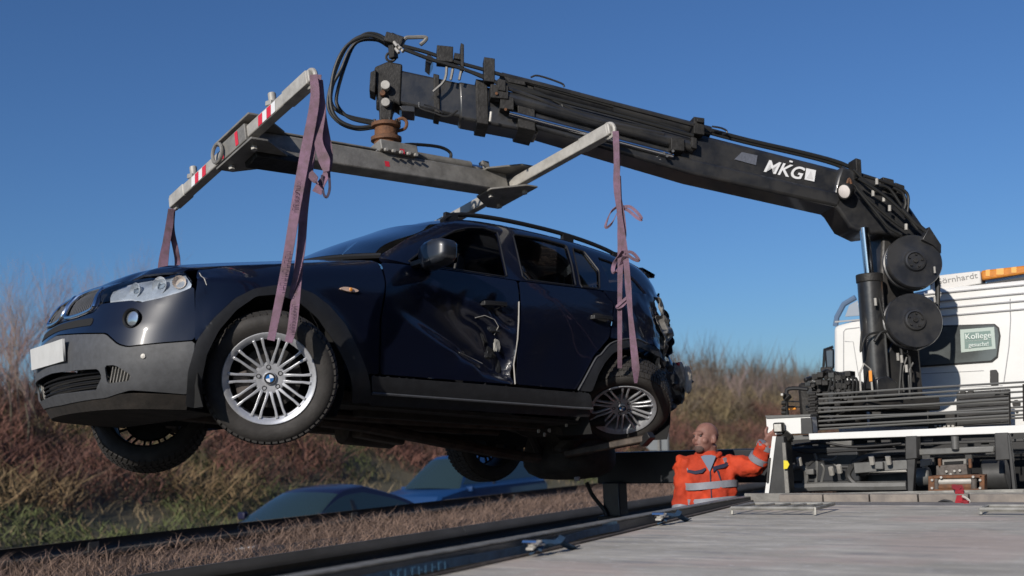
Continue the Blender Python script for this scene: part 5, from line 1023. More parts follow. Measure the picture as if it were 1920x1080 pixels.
mr = fpoly([(1545, 654), (1562, 652), (1562, 692), (1547, 692)], 9.2, .06, 'wing_mirror', M_['black'], .02, cab_)
fpoly([(1549, 658), (1561, 657), (1561, 688), (1551, 688)], 9.19, .005, 'mirror_glass', mat('mirror_face', (.10, .13, .16), .1), .003, mr)
b = MB(); b.tube([at(x, y, Y=9.25) for x, y in ((1562, 650), (1546, 655), (1544, 690), (1553, 700), (1562, 695))], .012, 6); b.build('mirror_frame', M_['black'], mr)
# roof sign and light bar
SY = CY + .02; sg0 = at(1752, 517, Y=SY); sg1 = at(1836, 508, Y=SY); dz = .062
zb0 = 2.735; 
def spt(x, top): p = at(x, 500, Y=SY); t = at(x, (517 - (x - 1752) * .115) if top else (541 - (x - 1752) * .155), Y=SY); return (p[0], SY, t[2])
sgn = MB(); A, B = spt(1740, 0), spt(1837, 0); A2, B2 = spt(1740, 1), spt(1837, 1); sgn.prism([(A[0], SY, A[2] - .02), (B[0], SY, B[2] - .02), (B[0], SY, B2[2]), (A[0], SY, A2[2])], (0, .22, 0)); sb = sgn.build('roof_sign', mat('sign_white', (.66, .65, .63), .4), cab_, bevel=.01)
cm = (np.array(A) + np.array(B) + np.array(A2) + np.array(B2)) / 4; text_obj('A. Görnhardt', .060, frame((at(1782, 524, Y=SY)[0], SY - .003, at(1787, 524, Y=SY)[2]), np.array(B) - np.array(A), (0, -1, 0)), mat('sign_grey', (.22, .22, .22), .5), 'sign_lettering', sb, ext=.001, sx=1.16)
C2, D2 = spt(1838, 0), spt(1990, 0); C3, D3 = spt(1838, 1), spt(1990, 1); lb = MB(); lb.prism([(C2[0], SY, C2[2] + .005), (D2[0], SY, D2[2] + .005), (D2[0], SY, D3[2]), (C2[0], SY, C3[2])], (0, .25, 0)); lbo = lb.build('light_bar', mat('amber_housing', (.70, .26, .04), .2, nscale=30, namt=.3), cab_, bevel=.015)
for x, w in ((1848, 8), (1868, 14), (1896, 10)): fpoly([(x, 507 - (x - 1838) * .1), (x + w, 507 - (x + w - 1838) * .1), (x + w, 519 - (x - 1838) * .13), (x, 519 - (x - 1838) * .13)], SY - .004, .003, 'lamp_segment', mat('amber_bright', (.85, .45, .12), .15), .001, lbo)
b = MB(); b.bar((A[0], SY + .1, A[2] - .035), (D2[0], SY + .1, D2[2] - .03), .2, .03); b.build('sign_plinth', M_['black'], cab_)
# truck underside and wheels on the road
b = MB(); b.box((-1.75, .8, .65), (-1.6, 10.2, .95)); b.box((-.9, .8, .65), (-.75, 10.2, .95)); b.build('chassis', M_['black'], truck, kind='stuff')
for y in (2.2, 9.4):
    for x in (-2.3, -.25):
        b = MB(); b.lathe((x, y, .48), (1, 0, 0), [(-.14, .25), (-.15, .4), (-.12, .47), (.12, .47), (.15, .4), (.14, .25)], 32); w_ = b.build('wheel', M_['rubber'], truck)
        b = MB(); b.lathe((x, y, .48), (1, 0, 0), [(-.10, .26), (-.12, .1), (-.12, 0)], 24); b.lathe((x, y, .48), (1, 0, 0), [(.10, .26), (.12, .1), (.12, 0)], 24); b.build('wheel_disc', GR, w_)
# ------------------------------------------------------------------ the man in the orange jacket
MP = at(1331, 900, Y=7.1); MP = np.array([MP[0], MP[1], 0.]); mf = np.array([.40, -.917, 0.]); mr = np.array([.917, .40, 0.])
def H(x, y, z): return MP + mr * x + mf * y + np.array([0, 0, z])
man = empty('person', H(0, 0, 0), 'bald man in orange high-visibility jacket looking up, one hand on the white headboard', 'person')
def ell(b, c, r, yaw=0., pitch=0., n=16):
    V = []; fs = []; cy_, sy = math.cos(yaw), math.sin(yaw); cp, sp = math.cos(pitch), math.sin(pitch)
    for i in range(n + 1):
        t = pi * i / n
        for k in range(n * 2):
            a = pi * k / n; x, y, z = r[0] * math.sin(t) * math.cos(a), r[1] * math.sin(t) * math.sin(a), r[2] * math.cos(t)
            y, z = y * cp - z * sp, y * sp + z * cp; x, y = x * cy_ - y * sy, x * sy + y * cy_; V.append(H(c[0] + x, c[1] + y, c[2] + z))
    for i in range(n):
        for k in range(2 * n): l = (k + 1) % (2 * n); fs.append((i * 2 * n + k, i * 2 * n + l, (i + 1) * 2 * n + l, (i + 1) * 2 * n + k))
    b.add(V, fs)
def limb(b, pts, rs, n=14): b.tube(spline([H(*p) for p in pts], 4), list(np.interp(np.linspace(0, 1, (len(pts) - 1) * 4 + 1), np.linspace(0, 1, len(rs)), rs)), n)
def loft(b, rings, n=28):
    V = []
    for (cx, cy_, z, a, d) in rings:
        for k in range(n): t = 2 * pi * k / n; c, s = math.cos(t), math.sin(t); V.append(H(cx + a * math.copysign(abs(c) ** .85, c), cy_ + d * math.copysign(abs(s) ** .85, s), z))
    m = len(rings); b.add(V, [(i * n + k, i * n + (k + 1) % n, (i + 1) * n + (k + 1) % n, (i + 1) * n + k) for i in range(m - 1) for k in range(n)] + [tuple(range(n - 1, -1, -1)), tuple(range((m - 1) * n, m * n))])
def fused(b, name, m, vox, sm, noise_amp=0, nsc=12):
    o = b.build(name, m, man, ang=180); md = o.modifiers.new('fuse', 'REMESH'); md.mode = 'VOXEL'; md.voxel_size = vox; md.use_smooth_shade = True
    md = o.modifiers.new('soft', 'SMOOTH'); md.iterations = sm; md.factor = .5
    if noise_amp:
        tx = bpy.data.textures.new(name + '_folds', 'CLOUDS'); tx.noise_scale = nsc; tx.noise_depth = 2; md = o.modifiers.new('folds', 'DISPLACE'); md.texture = tx; md.strength = noise_amp; md.mid_level = .5; md.texture_coords = 'LOCAL'
    return o
SH_R, EL_R, WR_R = (-.165, .0, 1.375), (-.200, .02, 1.13), (-.222, .10, .96)
SH_L, EL_L, WR_L = (.165, .02, 1.375), (.315, .08, 1.37), (.395, .14, 1.515)
b = MB(); hy = -.78; hp = -.16      # head turned to the left and tilted up
def hd_(x, y, z):     # head local -> man local
    x, y, z = x * .93, y * .93, z * .93 - .008
    y, z = y * math.cos(hp) + z * math.sin(hp) * 1, z * math.cos(hp) - y * math.sin(hp); c, s = math.cos(hy), math.sin(hy); return (x * c + y * s - .012, -x * s + y * c + .01, z + 1.575)
def he(c, r, n=12): ell(b, hd_(*c), tuple(q * .93 for q in r), -hy, -hp, n)
he((0, -.012, .030), (.078, .098, .088), 18); he((0, .018, -.035), (.066, .078, .080), 16); he((0, .055, -.085), (.040, .038, .034)); he((0, .088, .022), (.052, .018, .016))
he((0, .098, -.018), (.014, .018, .017)); he((0, .096, .004), (.010, .014, .026)); he((0, .086, -.052), (.026, .014, .010)); he((0, .084, -.066), (.022, .013, .008))
for s in (-1, 1): he((s * .048, .055, -.030), (.024, .03, .026)); he((s * .082, -.012, -.010), (.012, .022, .034))
limb(b, [hd_(0, -.03, -.05), (0, -.01, 1.47), (0, -.01, 1.38)], [.062, .060, .075])
loft(b, [(0, 0, 1.40, .10, .07), (0, 0, 1.34, .16, .09), (0, 0, 1.2, .15, .09), (0, 0, 1.05, .14, .10), (0, 0, .92, .15, .11), (0, 0, .85, .13, .10)])
for S_, E_, W_ in ((SH_R, EL_R, WR_R), (SH_L, EL_L, WR_L)): limb(b, [S_, E_, W_], [.055, .048, .034, .026])
for s in (-1, 1): limb(b, [(s * .085, 0, .90), (s * .10, .02, .50), (s * .11, -.01, .08)], [.08, .065, .05, .035])
def hand(W, dirv, side, curl):
    d = np.array(dirv) / np.linalg.norm(dirv); s = np.array(side) / np.linalg.norm(side); n_ = np.cross(d, s)
    W = np.array(W); b.bar(H(*(W + d * .01)), H(*(W + d * .085)), .078, .030, up=mr * n_[0] + mf * n_[1] + np.array([0, 0, n_[2]]))
    for k, (o, L) in enumerate(((-.030, .062), (-.010, .076), (.010, .080), (.030, .070))):
        p0 = W + d * .08 + s * o; p1 = p0 + d * L * .5 + n_ * curl * .012; p2 = p0 + d * L * .78 + n_ * curl * .035; p3 = p0 + d * L * .80 + n_ * curl * .055
        limb(b, [tuple(p0), tuple(p1), tuple(p2), tuple(p3)], [.0095, .009, .008, .0075], 8)
    t0 = W + d * .03 + s * .035; limb(b, [tuple(t0), tuple(t0 + s * .03 + d * .02 + n_ * curl * .01), tuple(t0 + s * .035 + d * .05 + n_ * curl * .03)], [.012, .011, .009], 8)
hand(WR_R, (0, .12, -1), (.3, 1, .1), -1); hand(WR_L, (.55, .25, .55), (-.5, .3, .6), 1)
SK = mat('skin', (.29, .145, .115), .6, nscale=22, namt=.35, bump=.15, bscale=90); sk = fused(b, 'body', SK, .0065, 3)
b = MB(); loft(b, [(0, 0, .98, .175, .125), (0, 0, .84, .18, .13), (0, 0, .80, .16, .12)])
for s in (-1, 1): limb(b, [(s * .09, 0, .86), (s * .10, .02, .50), (s * .11, -.0, .10)], [.10, .085, .075, .07])
fused(b, 'trousers', mat('trousers', (.02, .025, .05), .85), .02, 3)
for s in (-1, 1): b = MB(); b.bar(H(s * .11, -.09, .05), H(s * .12, .17, .04), .10, .09); b.build('boot', M_['black'], man, bevel=.025)
OR = mat('orange_jacket', (.56, .052, .012), .85, nscale=6, col2=(.34, .03, .01), bump=.2, bscale=30)
TR = [(0, 0, .86, .195, .135), (0, 0, .95, .195, .135), (0, 0, 1.06, .185, .130), (0, 0, 1.18, .182, .128), (0, .0, 1.28, .185, .128), (0, -.005, 1.36, .175, .11), (0, -.01, 1.41, .12, .09), (0, -.01, 1.45, .078, .076), (0, -.01, 1.475, .074, .074)]
b = MB(); loft(b, TR)
for S_, E_, W_ in ((SH_R, EL_R, WR_R), (SH_L, EL_L, WR_L)):
    ell(b, (S_[0], S_[1] - .01, S_[2] - .005), (.085, .08, .075)); limb(b, [(S_[0] * .8, S_[1], S_[2] + .0), S_, E_, W_], [.07, .082, .072, .068, .062, .055])
jk = fused(b, 'jacket', OR, .012, 4, .05, .07)
RF = mat('reflective_band', (.30, .31, .35), .35, .2, nscale=30, namt=.2); NV = mat('navy_trim', (.02, .022, .05), .8)
def band(z, h, m, name):
    r = [q for q in TR]; b = MB(); V = []; n = 36
    for zz_ in (z - h / 2, z + h / 2):
        a = np.interp(zz_, [q[2] for q in TR], [q[3] for q in TR]) + .004; d_ = np.interp(zz_, [q[2] for q in TR], [q[4] for q in TR]) + .004
        for k in range(n): t = 2 * pi * k / n; c, s = math.cos(t), math.sin(t); V.append(H(a * math.copysign(abs(c) ** .85, c), d_ * math.copysign(abs(s) ** .85, s), zz_ + .008 * math.sin(t * 2)))
    b.add(V, [(k, (k + 1) % n, n + (k + 1) % n, n + k) for k in range(n)]); b.build(name, m, man, solid=-.006, ang=180)
band(1.245, .048, RF, 'reflective_band'); band(1.135, .048, RF, 'reflective_band'); band(.96, .05, RF, 'reflective_band')
def cuff(A, B, t, w, r, m=RF, nm='sleeve_band'):
    A = np.array(A); B = np.array(B); p = A + (B - A) * (t - w / 2); q = A + (B - A) * (t + w / 2); b = MB(); b.cyl(H(*p), H(*q), r, 20); b.build(nm, m, man)
cuff(EL_R, WR_R, .35, .25, .069); cuff(EL_R, WR_R, .92, .22, .060); cuff(EL_L, WR_L, .30, .24, .070); cuff(EL_L, WR_L, .88, .18, .062)
def fpatch(pts, name, m, off=.0):
    b = MB(); P = []
    for x, z in pts:
        d_ = np.interp(z, [q[2] for q in TR], [q[4] for q in TR]); a = np.interp(z, [q[2] for q in TR], [q[3] for q in TR]) ; u = min(.97, abs(x) / a); y = d_ * (1 - u ** 2.35) ** .5 if z < 1.37 else .10 * (1 - u ** 2.3) ** .5; P.append(H(x, y + .008 + off, z))
    b.prism(P, -mf * .016); b.build(name, m, man, bevel=.002)
fpatch([(-.155, 1.335), (-.10, 1.322), (-.05, 1.33), (-.025, 1.352), (-.028, 1.365), (-.06, 1.352), (-.10, 1.345), (-.15, 1.355)], 'chest_trim', NV, .006)
fpatch([(.155, 1.385), (.10, 1.36), (.05, 1.352), (.025, 1.332), (.022, 1.37), (.06, 1.378), (.10, 1.388), (.15, 1.40)], 'chest_trim', NV, .010)
fpatch([(.045, 1.345), (.06, 1.345), (.075, 1.28), (.068, 1.275)], 'chest_trim', NV, .008)
fpatch([(-.170, 1.36), (-.145, 1.345), (-.155, 1.40), (-.17, 1.405)], 'shoulder_band', RF, .012); fpatch([(.105, 1.392), (.13, 1.40), (.12, 1.43), (.095, 1.425)], 'shoulder_band', RF, .016)
fpatch([(-.003, .90), (.005, .90), (.006, 1.34), (-.002, 1.34)], 'zip', NV, .006)
fpatch([(-.055, 1.44), (0, 1.335), (.05, 1.44), (.02, 1.45), (-.03, 1.45)], 'shirt', mat('grey_shirt', (.16, .20, .27), .9), .012)
b = MB(); b.tube([H(.082 * math.cos(t), .082 * math.sin(t) - .012, 1.455 - .035 * max(0, math.sin(t)) ** 2) for t in np.linspace(pi * -1.36, pi * .36, 26)], .016, 8); b.build('collar', OR, man)
b = MB(); ell(b, hd_(0, .058, -.086), (.0395, .036, .0315), -hy, -hp, 10); b.build('beard', mat('grey_stubble', (.13, .085, .075), .95, nscale=90, namt=.5), man, ang=180)
for s in (-1, 1):
    b = MB(); ell(b, hd_(s * .030, .083, .004), (.009, .009, .008), n=8); b.build('eye', mat('eye', (.05, .04, .04), .2), man)
    b = MB(); b.bar(H(*hd_(s * .014, .103, .024)), H(*hd_(s * .048, .092, .022)), .005, .005); b.build('eyebrow', mat('eyebrow', (.20, .11, .09), .9), man)
b = MB(); b.bar(H(*hd_(-.020, .100, -.059)), H(*hd_(.020, .100, -.059)), .004, .003); b.build('mouth', mat('mouth', (.16, .05, .05), .7), man)
# ------------------------------------------------------------------ ground, roads, median, traffic, bank, trees
def profile(x):
    return float(np.interp(x, [-700, -60, -33, -27, -20, -18.8, -9.9, -9.3, -6.2, 3.6, 5.5, 9, 18, 60, 700], [6, 5.5, 3.2, 2.1, -.45, -.52, -.52, -.12, -.02, -.02, -.3, .2, 5.5, 7, 7]))
xs = [-700, -300, -120, -60, -48, -40, -36, -33, -31, -29, -27, -25, -23, -21.5, -20, -18.8, -14, -9.9, -9.3, -8, -6.2, 0, 3.6, 5.5, 7, 9, 12, 15, 18, 30, 60, 150, 700]
ysg = list(np.concatenate([[-700, -300, -120, -60], np.arange(-40, 130, 4), [160, 220, 300, 450, 700, 1200]]))
V = []; 
for y in ysg:
    for x in xs:
        z = profile(x)
        if x < -20.5 and x > -200: z += .55 * nz3(x * .12, y * .09, 0) + .25 * nz3(x * .4, y * .35, 5)
        V.append((x, y, z))
nx = len(xs); b = MB(); b.add(V, [(j * nx + i, j * nx + i + 1, (j + 1) * nx + i + 1, (j + 1) * nx + i) for j in range(len(ysg) - 1) for i in range(nx - 1)])
GM = mat('winter_ground', (.13, .105, .065), .95, nscale=.5, col2=(.065, .062, .035), bump=.6, bscale=3, detail=10)
o = b.build('ground', GM, None, ang=80); o['kind'] = 'structure'
AS = mat('asphalt', (.055, .055, .056), .85, nscale=40, namt=.35, bump=.3, bscale=200)
def strip(x0, x1, z, name, m, y0=-300, y1=900, th=None):
    b = MB(); b.add([(x0, y0, z), (x1, y0, z), (x1, y1, z), (x0, y1, z)], [(0, 1, 2, 3)]); o = b.build(name, m, None); o['kind'] = 'structure'; return o
strip(-6.15, 3.55, -.004, 'road', AS); strip(-18.7, -10.0, -.500, 'road', AS)
LN = mat('road_paint', (.55, .55, .52), .7, nscale=20, namt=.3)
for x in (-5.85, 2.9): strip(x - .08, x + .08, .002, 'road_marking', LN)
for x in (-10.4, -18.2): strip(x - .08, x + .08, -.494, 'road_marking', LN)
b = MB()
for y in range(-60, 300, 12):
    b.add([(-2.3, y, .002), (-2.15, y, .002), (-2.15, y + 6, .002), (-2.3, y + 6, .002)], [(0, 1, 2, 3)]); b.add([(-14.3, y, -.494), (-14.15, y, -.494), (-14.15, y + 6, -.494), (-14.3, y + 6, -.494)], [(0, 1, 2, 3)])
o = b.build('road_marking', LN, None); o['kind'] = 'structure'
# guardrails
GS = mat('guardrail_steel', (.10, .095, .088), .75, .1, nscale=6, namt=.35, dist=(1, .3, 1)); GT = mat('guardrail_top', (.24, .23, .21), .55, .3, nscale=10, namt=.4)
def guard(x0, face, y0, y1, label):
    t = empty('guardrail', (x0, y0, profile(x0)), label, 'guardrail')
    prof = [(0, .75), (.018, .748), (.022, .735), (.055, .70), (.055, .66), (.005, .62), (.005, .59), (.055, .55), (.055, .51), (.02, .475), (0, .465)]
    for y in np.arange(y0, y1, 4.):
        b = MB(); V = []; n = len(prof)
        for yy in (y + .003, y + 3.997): V += [(x0 + face * a, yy, z) for a, z in prof]
        b.add(V, [(i, i + 1, n + i + 1, n + i) for i in range(n - 1)]); b.build('rail_section', GS, t, solid=.004, ang=50)
        b = MB(); b.box((x0 - .05, y + 1.95, profile(x0) - .1), (x0 + .0, y + 2.07, .72)); b.build('rail_post', GS, t)
    return t
guard(-6.43, 1, -3, 61, 'grey steel guardrail between the truck and the hedge, nearer of the two'); guard(-9.60, -1, 1, 61, 'grey steel guardrail on the far side of the hedge')
# twig masses
def twigs(n, sampler, h, w, name, m, lean=.5, seed=1, seg=2, hv=.5, kind='stuff', top=None, rise=0.):
    R = np.random.RandomState(seed); P = sampler(R, n); n = len(P)
    if rise: P = P + np.stack([np.zeros(n), np.zeros(n), rise * R.rand(n) * np.array([1 + .9 * nz3(p[0] * .45, p[1] * .4, 3) + .5 * nz3(p[0] * 1.3, p[1] * 1.2, 5) for p in P])], 1)
    hh = h * (1 - hv + 2 * hv * R.rand(n)); 
    if top is not None: hh = top(P, hh)
    a = R.rand(n) * 2 * pi; l = lean * R.rand(n); d1 = np.stack([np.cos(a) * l, np.sin(a) * l, np.ones(n)], 1); a2 = a + R.randn(n) * .8; d2 = np.stack([np.cos(a2) * l * 1.6, np.sin(a2) * l * 1.6, np.ones(n) * .9], 1)
    s = np.stack([-np.sin(a + 1.2), np.cos(a + 1.2), np.zeros(n)], 1); ww = (w * (.6 + .8 * R.rand(n)))[:, None]
    p1 = P + d1 * (hh * .5)[:, None]; p2 = p1 + d2 * (hh * .5)[:, None]
    V = np.stack([P - s * ww, P + s * ww, p1 + s * ww * .7, p1 - s * ww * .7, p2], 1).reshape(-1, 3); k = np.arange(n)[:, None] * 5
    me = bpy.data.meshes.new(name); F4 = (k + np.array([0, 1, 2, 3])).tolist(); F3 = (k + np.array([3, 2, 4])).tolist(); me.from_pydata(V.tolist(), [], F4 + F3); me.materials.append(m)
    o = bpy.data.objects.new(name, me); COL.objects.link(o)
    if kind: o['kind'] = kind
    return o
def colmat(name, c, c2, sc=6, rough=.9):
    m = mat(name, c, rough, nscale=sc, col2=c2, detail=4, lo=.42, hi=.58); b = m.node_tree.nodes['Principled BSDF']; b.inputs['Subsurface Weight'].default_value = 0; return m
def hedge_s(R, n):
    y = 2.5 + 62 * R.rand(n) ** 1.6; x = -9.25 + 2.55 * R.rand(n); return np.stack([x, y, np.full(n, -.1) + .0 * y], 1)
def hedge_top(P, hh):
    return hh * np.array([1 + .16 * nz3(p[0] * .9, p[1] * .45, 2) + .10 * nz3(p[0] * 3, p[1] * 2.2, 8) for p in P]) * np.interp(P[:, 1], [4, 9, 30], [.78, .85, .92])
twigs(80000, hedge_s, .84, .0045, 'hedge', colmat('hedge_twigs', (.20, .135, .105), (.11, .075, .06), 3), .45, 3, hv=.20, top=hedge_top)['kind'] = 'stuff'
def hedge_s2(R, n):
    P = hedge_s(R, n); P[:, 2] = (.22 + .54 * R.rand(n) ** .6) * np.array([1 + .16 * nz3(p[0] * .9, p[1] * .45, 2) + .10 * nz3(p[0] * 3, p[1] * 2.2, 8) for p in P]) * np.interp(P[:, 1], [4, 9, 30], [.78, .85, .92]); return P
twigs(90000, hedge_s2, .12, .0045, 'hedge_dry_leaves', colmat('hedge_dry_leaves', (.24, .16, .12), (.11, .075, .06), 6), 1.6, 4, hv=.4)
def fillh():
    b = MB(); V = []
    for y in np.arange(2, 66, .5):
        k = .60 + .08 * nz3(0, y * .6, 3); V += [(-9.2, y, -.12), (-9.0, y, k * .85), (-8.2, y, k), (-7.3, y, k * .95), (-6.8, y, k * .7), (-6.7, y, -.12)]
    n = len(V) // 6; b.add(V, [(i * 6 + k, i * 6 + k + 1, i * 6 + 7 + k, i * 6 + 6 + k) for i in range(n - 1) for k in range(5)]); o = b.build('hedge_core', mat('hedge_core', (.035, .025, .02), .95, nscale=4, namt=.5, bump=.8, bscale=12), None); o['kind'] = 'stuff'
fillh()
def gz(x, y): return profile(x) + .55 * nz3(x * .12, y * .09, 0) + .25 * nz3(x * .4, y * .35, 5)
def bank_s(x0, x1, y0, y1, p=1.5, clump=None, thr=0.):
    def f(R, n):
        m = int(n * 2.2) if clump else n; y = y0 + (y1 - y0) * R.rand(m) ** p; x = x0 + (x1 - x0) * R.rand(m); 
        if clump:
            k = np.array([nz3(a * clump, b_ * clump, thr) for a, b_ in zip(x, y)]) > .02; x, y = x[k], y[k]
        return np.stack([x, y, [gz(a, b_) - .05 for a, b_ in zip(x, y)]], 1)
    return f
twigs(20000, bank_s(-34, -20.3, 6, 130), .30, .016, 'dry_grass', colmat('dry_grass', (.25, .19, .11), (.13, .105, .055), .4), 1.2, 11)
twigs(30000, bank_s(-29, -19.6, 6, 120, 1.5, .22, 3), .20, .018, 'green_grass', colmat('green_grass', (.11, .13, .045), (.08, .09, .035), 1), 1.6, 12, rise=.25)
twigs(62000, bank_s(-36, -22.3, 6, 110, 1.5, .28, 9), .45, .018, 'bramble_thicket', colmat('bramble_red', (.19, .085, .062), (.08, .045, .035), .5), 1.9, 13, rise=1.0)
twigs(46000, bank_s(-36, -21.3, 6, 120, 1.5, .33, 17), .42, .018, 'dead_brush', colmat('brush_brown', (.23, .155, .08), (.085, .07, .035), .4), 1.9, 14, rise=.8)
twigs(60000, bank_s(-46, -26, 34, 170, 1.3), .7, .03, 'distant_thicket', colmat('thicket_olive', (.23, .175, .09), (.11, .085, .06), .25), 1.8, 15, rise=1.5)
def far_s(R, n): y = 60 + 260 * R.rand(n); x = -60 + 30 * R.rand(n) - (y - 60) * .05; return np.stack([x, y, np.array([profile(a) for a in x])], 1)
twigs(16000, far_s, 5.0, .06, 'distant_wood', colmat('wood_grey_brown', (.135, .105, .08), (.08, .065, .05), .15), .4, 16)
# opposite side of the road behind the viewer: dark wood on a bank
def right_s(R, n): y = -50 + 190 * R.rand(n); x = 11 + 13 * R.rand(n); return np.stack([x, y, np.array([profile(a) for a in x]) - .1], 1)
twigs(30000, right_s, 6.0, .12, 'roadside_wood', colmat('wood_dark', (.040, .036, .024), (.022, .020, .014), .3), .5, 18)
b = MB(); V = []
for y in range(-60, 150, 4): V += [(13, y, .3), (14, y, 4.5 + 1.2 * nz3(0, y * .2, 0)), (18, y, 9.5 + 2.2 * nz3(3, y * .17, 0)), (26, y, 10 + 2 * nz3(6, y * .12, 0)), (30, y, 4)]
n = len(V) // 5; b.add(V, [(i * 5 + k, i * 5 + k + 1, i * 5 + 6 + k, i * 5 + 5 + k) for i in range(n - 1) for k in range(4)]); o = b.build('evergreen_mass', mat('evergreen_mass', (.022, .026, .014), .95, nscale=1.2, namt=.6, bump=1, bscale=4), None, ang=180); o['kind'] = 'stuff'
# bare trees
def bare_tree(seed, h, spread, depth=5, n0=3, twr=.004):
    R = random.Random(seed); segs = []
    def grow(p, d, L, r, k):
        n = 3 if k < 2 else 2
        for i in range(n):
            q = p + d * (L / n); r2 = r * (1 - .25 / n); segs.append((p, q, r, r2, k)); p, r = q, r2
            d = (d + Vector((R.gauss(0, .10), R.gauss(0, .10), R.gauss(.02, .05)))).normalized()
            if k < depth and (i > 0 or k > 0):
                for _ in range(2 if k < 3 else R.choice((1, 2))):
                    a = R.uniform(0, 2 * pi); s = spread * R.uniform(.6, 1.3); nd = (d + Vector((math.cos(a) * s, math.sin(a) * s, R.uniform(-.05, .25)))).normalized(); grow(p, nd, L * R.uniform(.5, .74), max(r * R.uniform(.42, .6), twr), k + 1)
        
    grow(Vector((0, 0, -.2)), Vector((R.gauss(0, .05), R.gauss(0, .05), 1)).normalized(), h * .85, h * .011, 0)
    T, Cn = MB(), MB()
    for p, q, r, r2, k in segs:
        (T if k == 0 else Cn).tube([p, q], [r, r2], 5 if k == 0 else 3)
    return T, Cn
BK = [mat('bark_grey_green', (.16, .145, .10), .9, nscale=6, namt=.4), mat('bark_grey', (.14, .12, .105), .9, nscale=6, namt=.4)]
TWC = [mat('twigs_reddish', (.30, .19, .165), .9), mat('twigs_brown', (.27, .20, .18), .9), mat('twigs_straw', (.31, .24, .18), .9)]
meshes = []
for i in range(6):
    T, Cn = bare_tree(20 + i, 6.5, .42 if i % 2 else .32, 4 + (i % 2 == 0) * 0); t = T.build('trunk', BK[i % 2], None, ang=80, recalc=False); c = Cn.build('crown', TWC[i % 3], None, ang=80, recalc=False); meshes.append((t.data, c.data)); bpy.data.objects.remove(t); bpy.data.objects.remove(c)
spots = []; MH = [float(np.percentile([v.co.z for v in c_.vertices], 96.5)) for _, c_ in meshes]
TR_ = random.Random(9)
for px, ptop, X in ((-30, 500, -30), (12, 500, -29), (45, 495, -27.5), (70, 520, -30), (95, 505, -29), (118, 500, -31), (150, 530, -29.5), (172, 520, -31), (195, 515, -30), (222, 470, -32), (240, 510, -31), (262, 540, -33), (30, 560, -26), (85, 580, -26.5), (5, 580, -27), (60, 600, -25.5), (130, 590, -27), (180, 570, -28), (-60, 540, -27)):
    spots.append((px, ptop, X, 0))
for px, ptop, X in ((285, 560, -34), (330, 570, -34), (1275, 690, -36), (1300, 680, -33), (1318, 694, -36), (1340, 700, -34), (1362, 702, -38), (1392, 704, -34), (1420, 706, -37), (1446, 712, -34), (1470, 712, -36), (1500, 715, -36), (1530, 716, -36), (1560, 716, -38), (1255, 700, -35), (1240, 695, -36)):
    spots.append((px, ptop, X, 1))
LAB = ['bare tree with reddish twigs, {} from the left edge of the picture', 'small bare tree beyond the far carriageway, {}']
ORD = ['first', 'second', 'third', 'fourth', 'fifth', 'sixth', 'seventh', 'eighth', 'ninth', 'tenth', 'eleventh', 'twelfth', 'thirteenth', 'fourteenth', 'fifteenth', 'sixteenth', 'seventeenth', 'eighteenth', 'nineteenth']
spl = sorted([s for s in spots if s[3] == 0]); spr = sorted([s for s in spots if s[3] == 1])
def place(px, ptop, X, i, label, group):
    q = at(px, ptop, X=X); z0 = gz(X, q[1]); h = (q[2] - z0); s = h / MH[i % 6]; t = empty('bare_tree', (X, q[1], z0), label, 'tree', group); t['_w'] = 0
    t.scale = (s * TR_.uniform(.85, 1.2), s * TR_.uniform(.85, 1.2), s); t.rotation_euler.z = TR_.uniform(0, 6.28)
    for nm, me in zip(('trunk', 'crown'), meshes[i % 6]): o = bpy.data.objects.new(nm, me); COL.objects.link(o); o.parent = t
for i, s in enumerate(spl): place(*s[:3], i, 'bare reddish tree on the bank, %s from the left edge of the photo' % ORD[i], 'bare trees on the bank left of the car')
for i, s in enumerate(spr):
    if s[0] < 400: lb_ = 'bare tree on the bank behind the bonnet of the hanging car, %s of two' % ('left' if s[0] < 300 else 'right')
    elif s[0] < 1290: lb_ = 'small bare tree behind the torn bumper of the hanging car, %s from the left' % ORD[i - 2]
    else: lb_ = 'small bare tree between torn bumper and truck, %s of that row from the left' % ORD[i - 5]
    place(*s[:3], i + 2, lb_, 'bare trees behind the median near the truck')
def scrub(name, x0, x1, y0, y1, n, h0, h1, m, seed):
    R = random.Random(seed); V = []; Fc = []; k = 0; src = []
    for i in range(3):
        T, Cn = bare_tree(60 + i, 1.0, .45, 3, twr=.0035); src.append((np.array(T.v + Cn.v) / max(v[2] for v in Cn.v), [f for f in T.f] + [tuple(a + len(T.v) for a in f) for f in Cn.f]))
    for i in range(n):
        P, f = src[i % 3]; y = y0 + (y1 - y0) * R.random() ** 1.2; x = R.uniform(x0, x1); s_ = R.uniform(h0, h1); a = R.uniform(0, 6.28); c_, d_ = math.cos(a) * s_, math.sin(a) * s_
        Q = np.stack([P[:, 0] * c_ - P[:, 1] * d_ + x, P[:, 0] * d_ + P[:, 1] * c_ + y, P[:, 2] * s_ + gz(x, y)], 1); V.append(Q); Fc += [tuple(q + k for q in t) for t in f if len(t) == 4]; k += len(P)
    me = bpy.data.meshes.new(name); me.from_pydata(np.concatenate(V).tolist(), [], Fc); me.materials.append(m); o = bpy.data.objects.new(name, me); COL.objects.link(o); o['kind'] = 'stuff'
scrub('scrub_wood', -44, -27, 36, 150, 190, 2.0, 4.2, TWC[1], 3); scrub('scrub_wood', -38, -27, 12, 36, 70, 1.8, 3.6, TWC[0], 4)
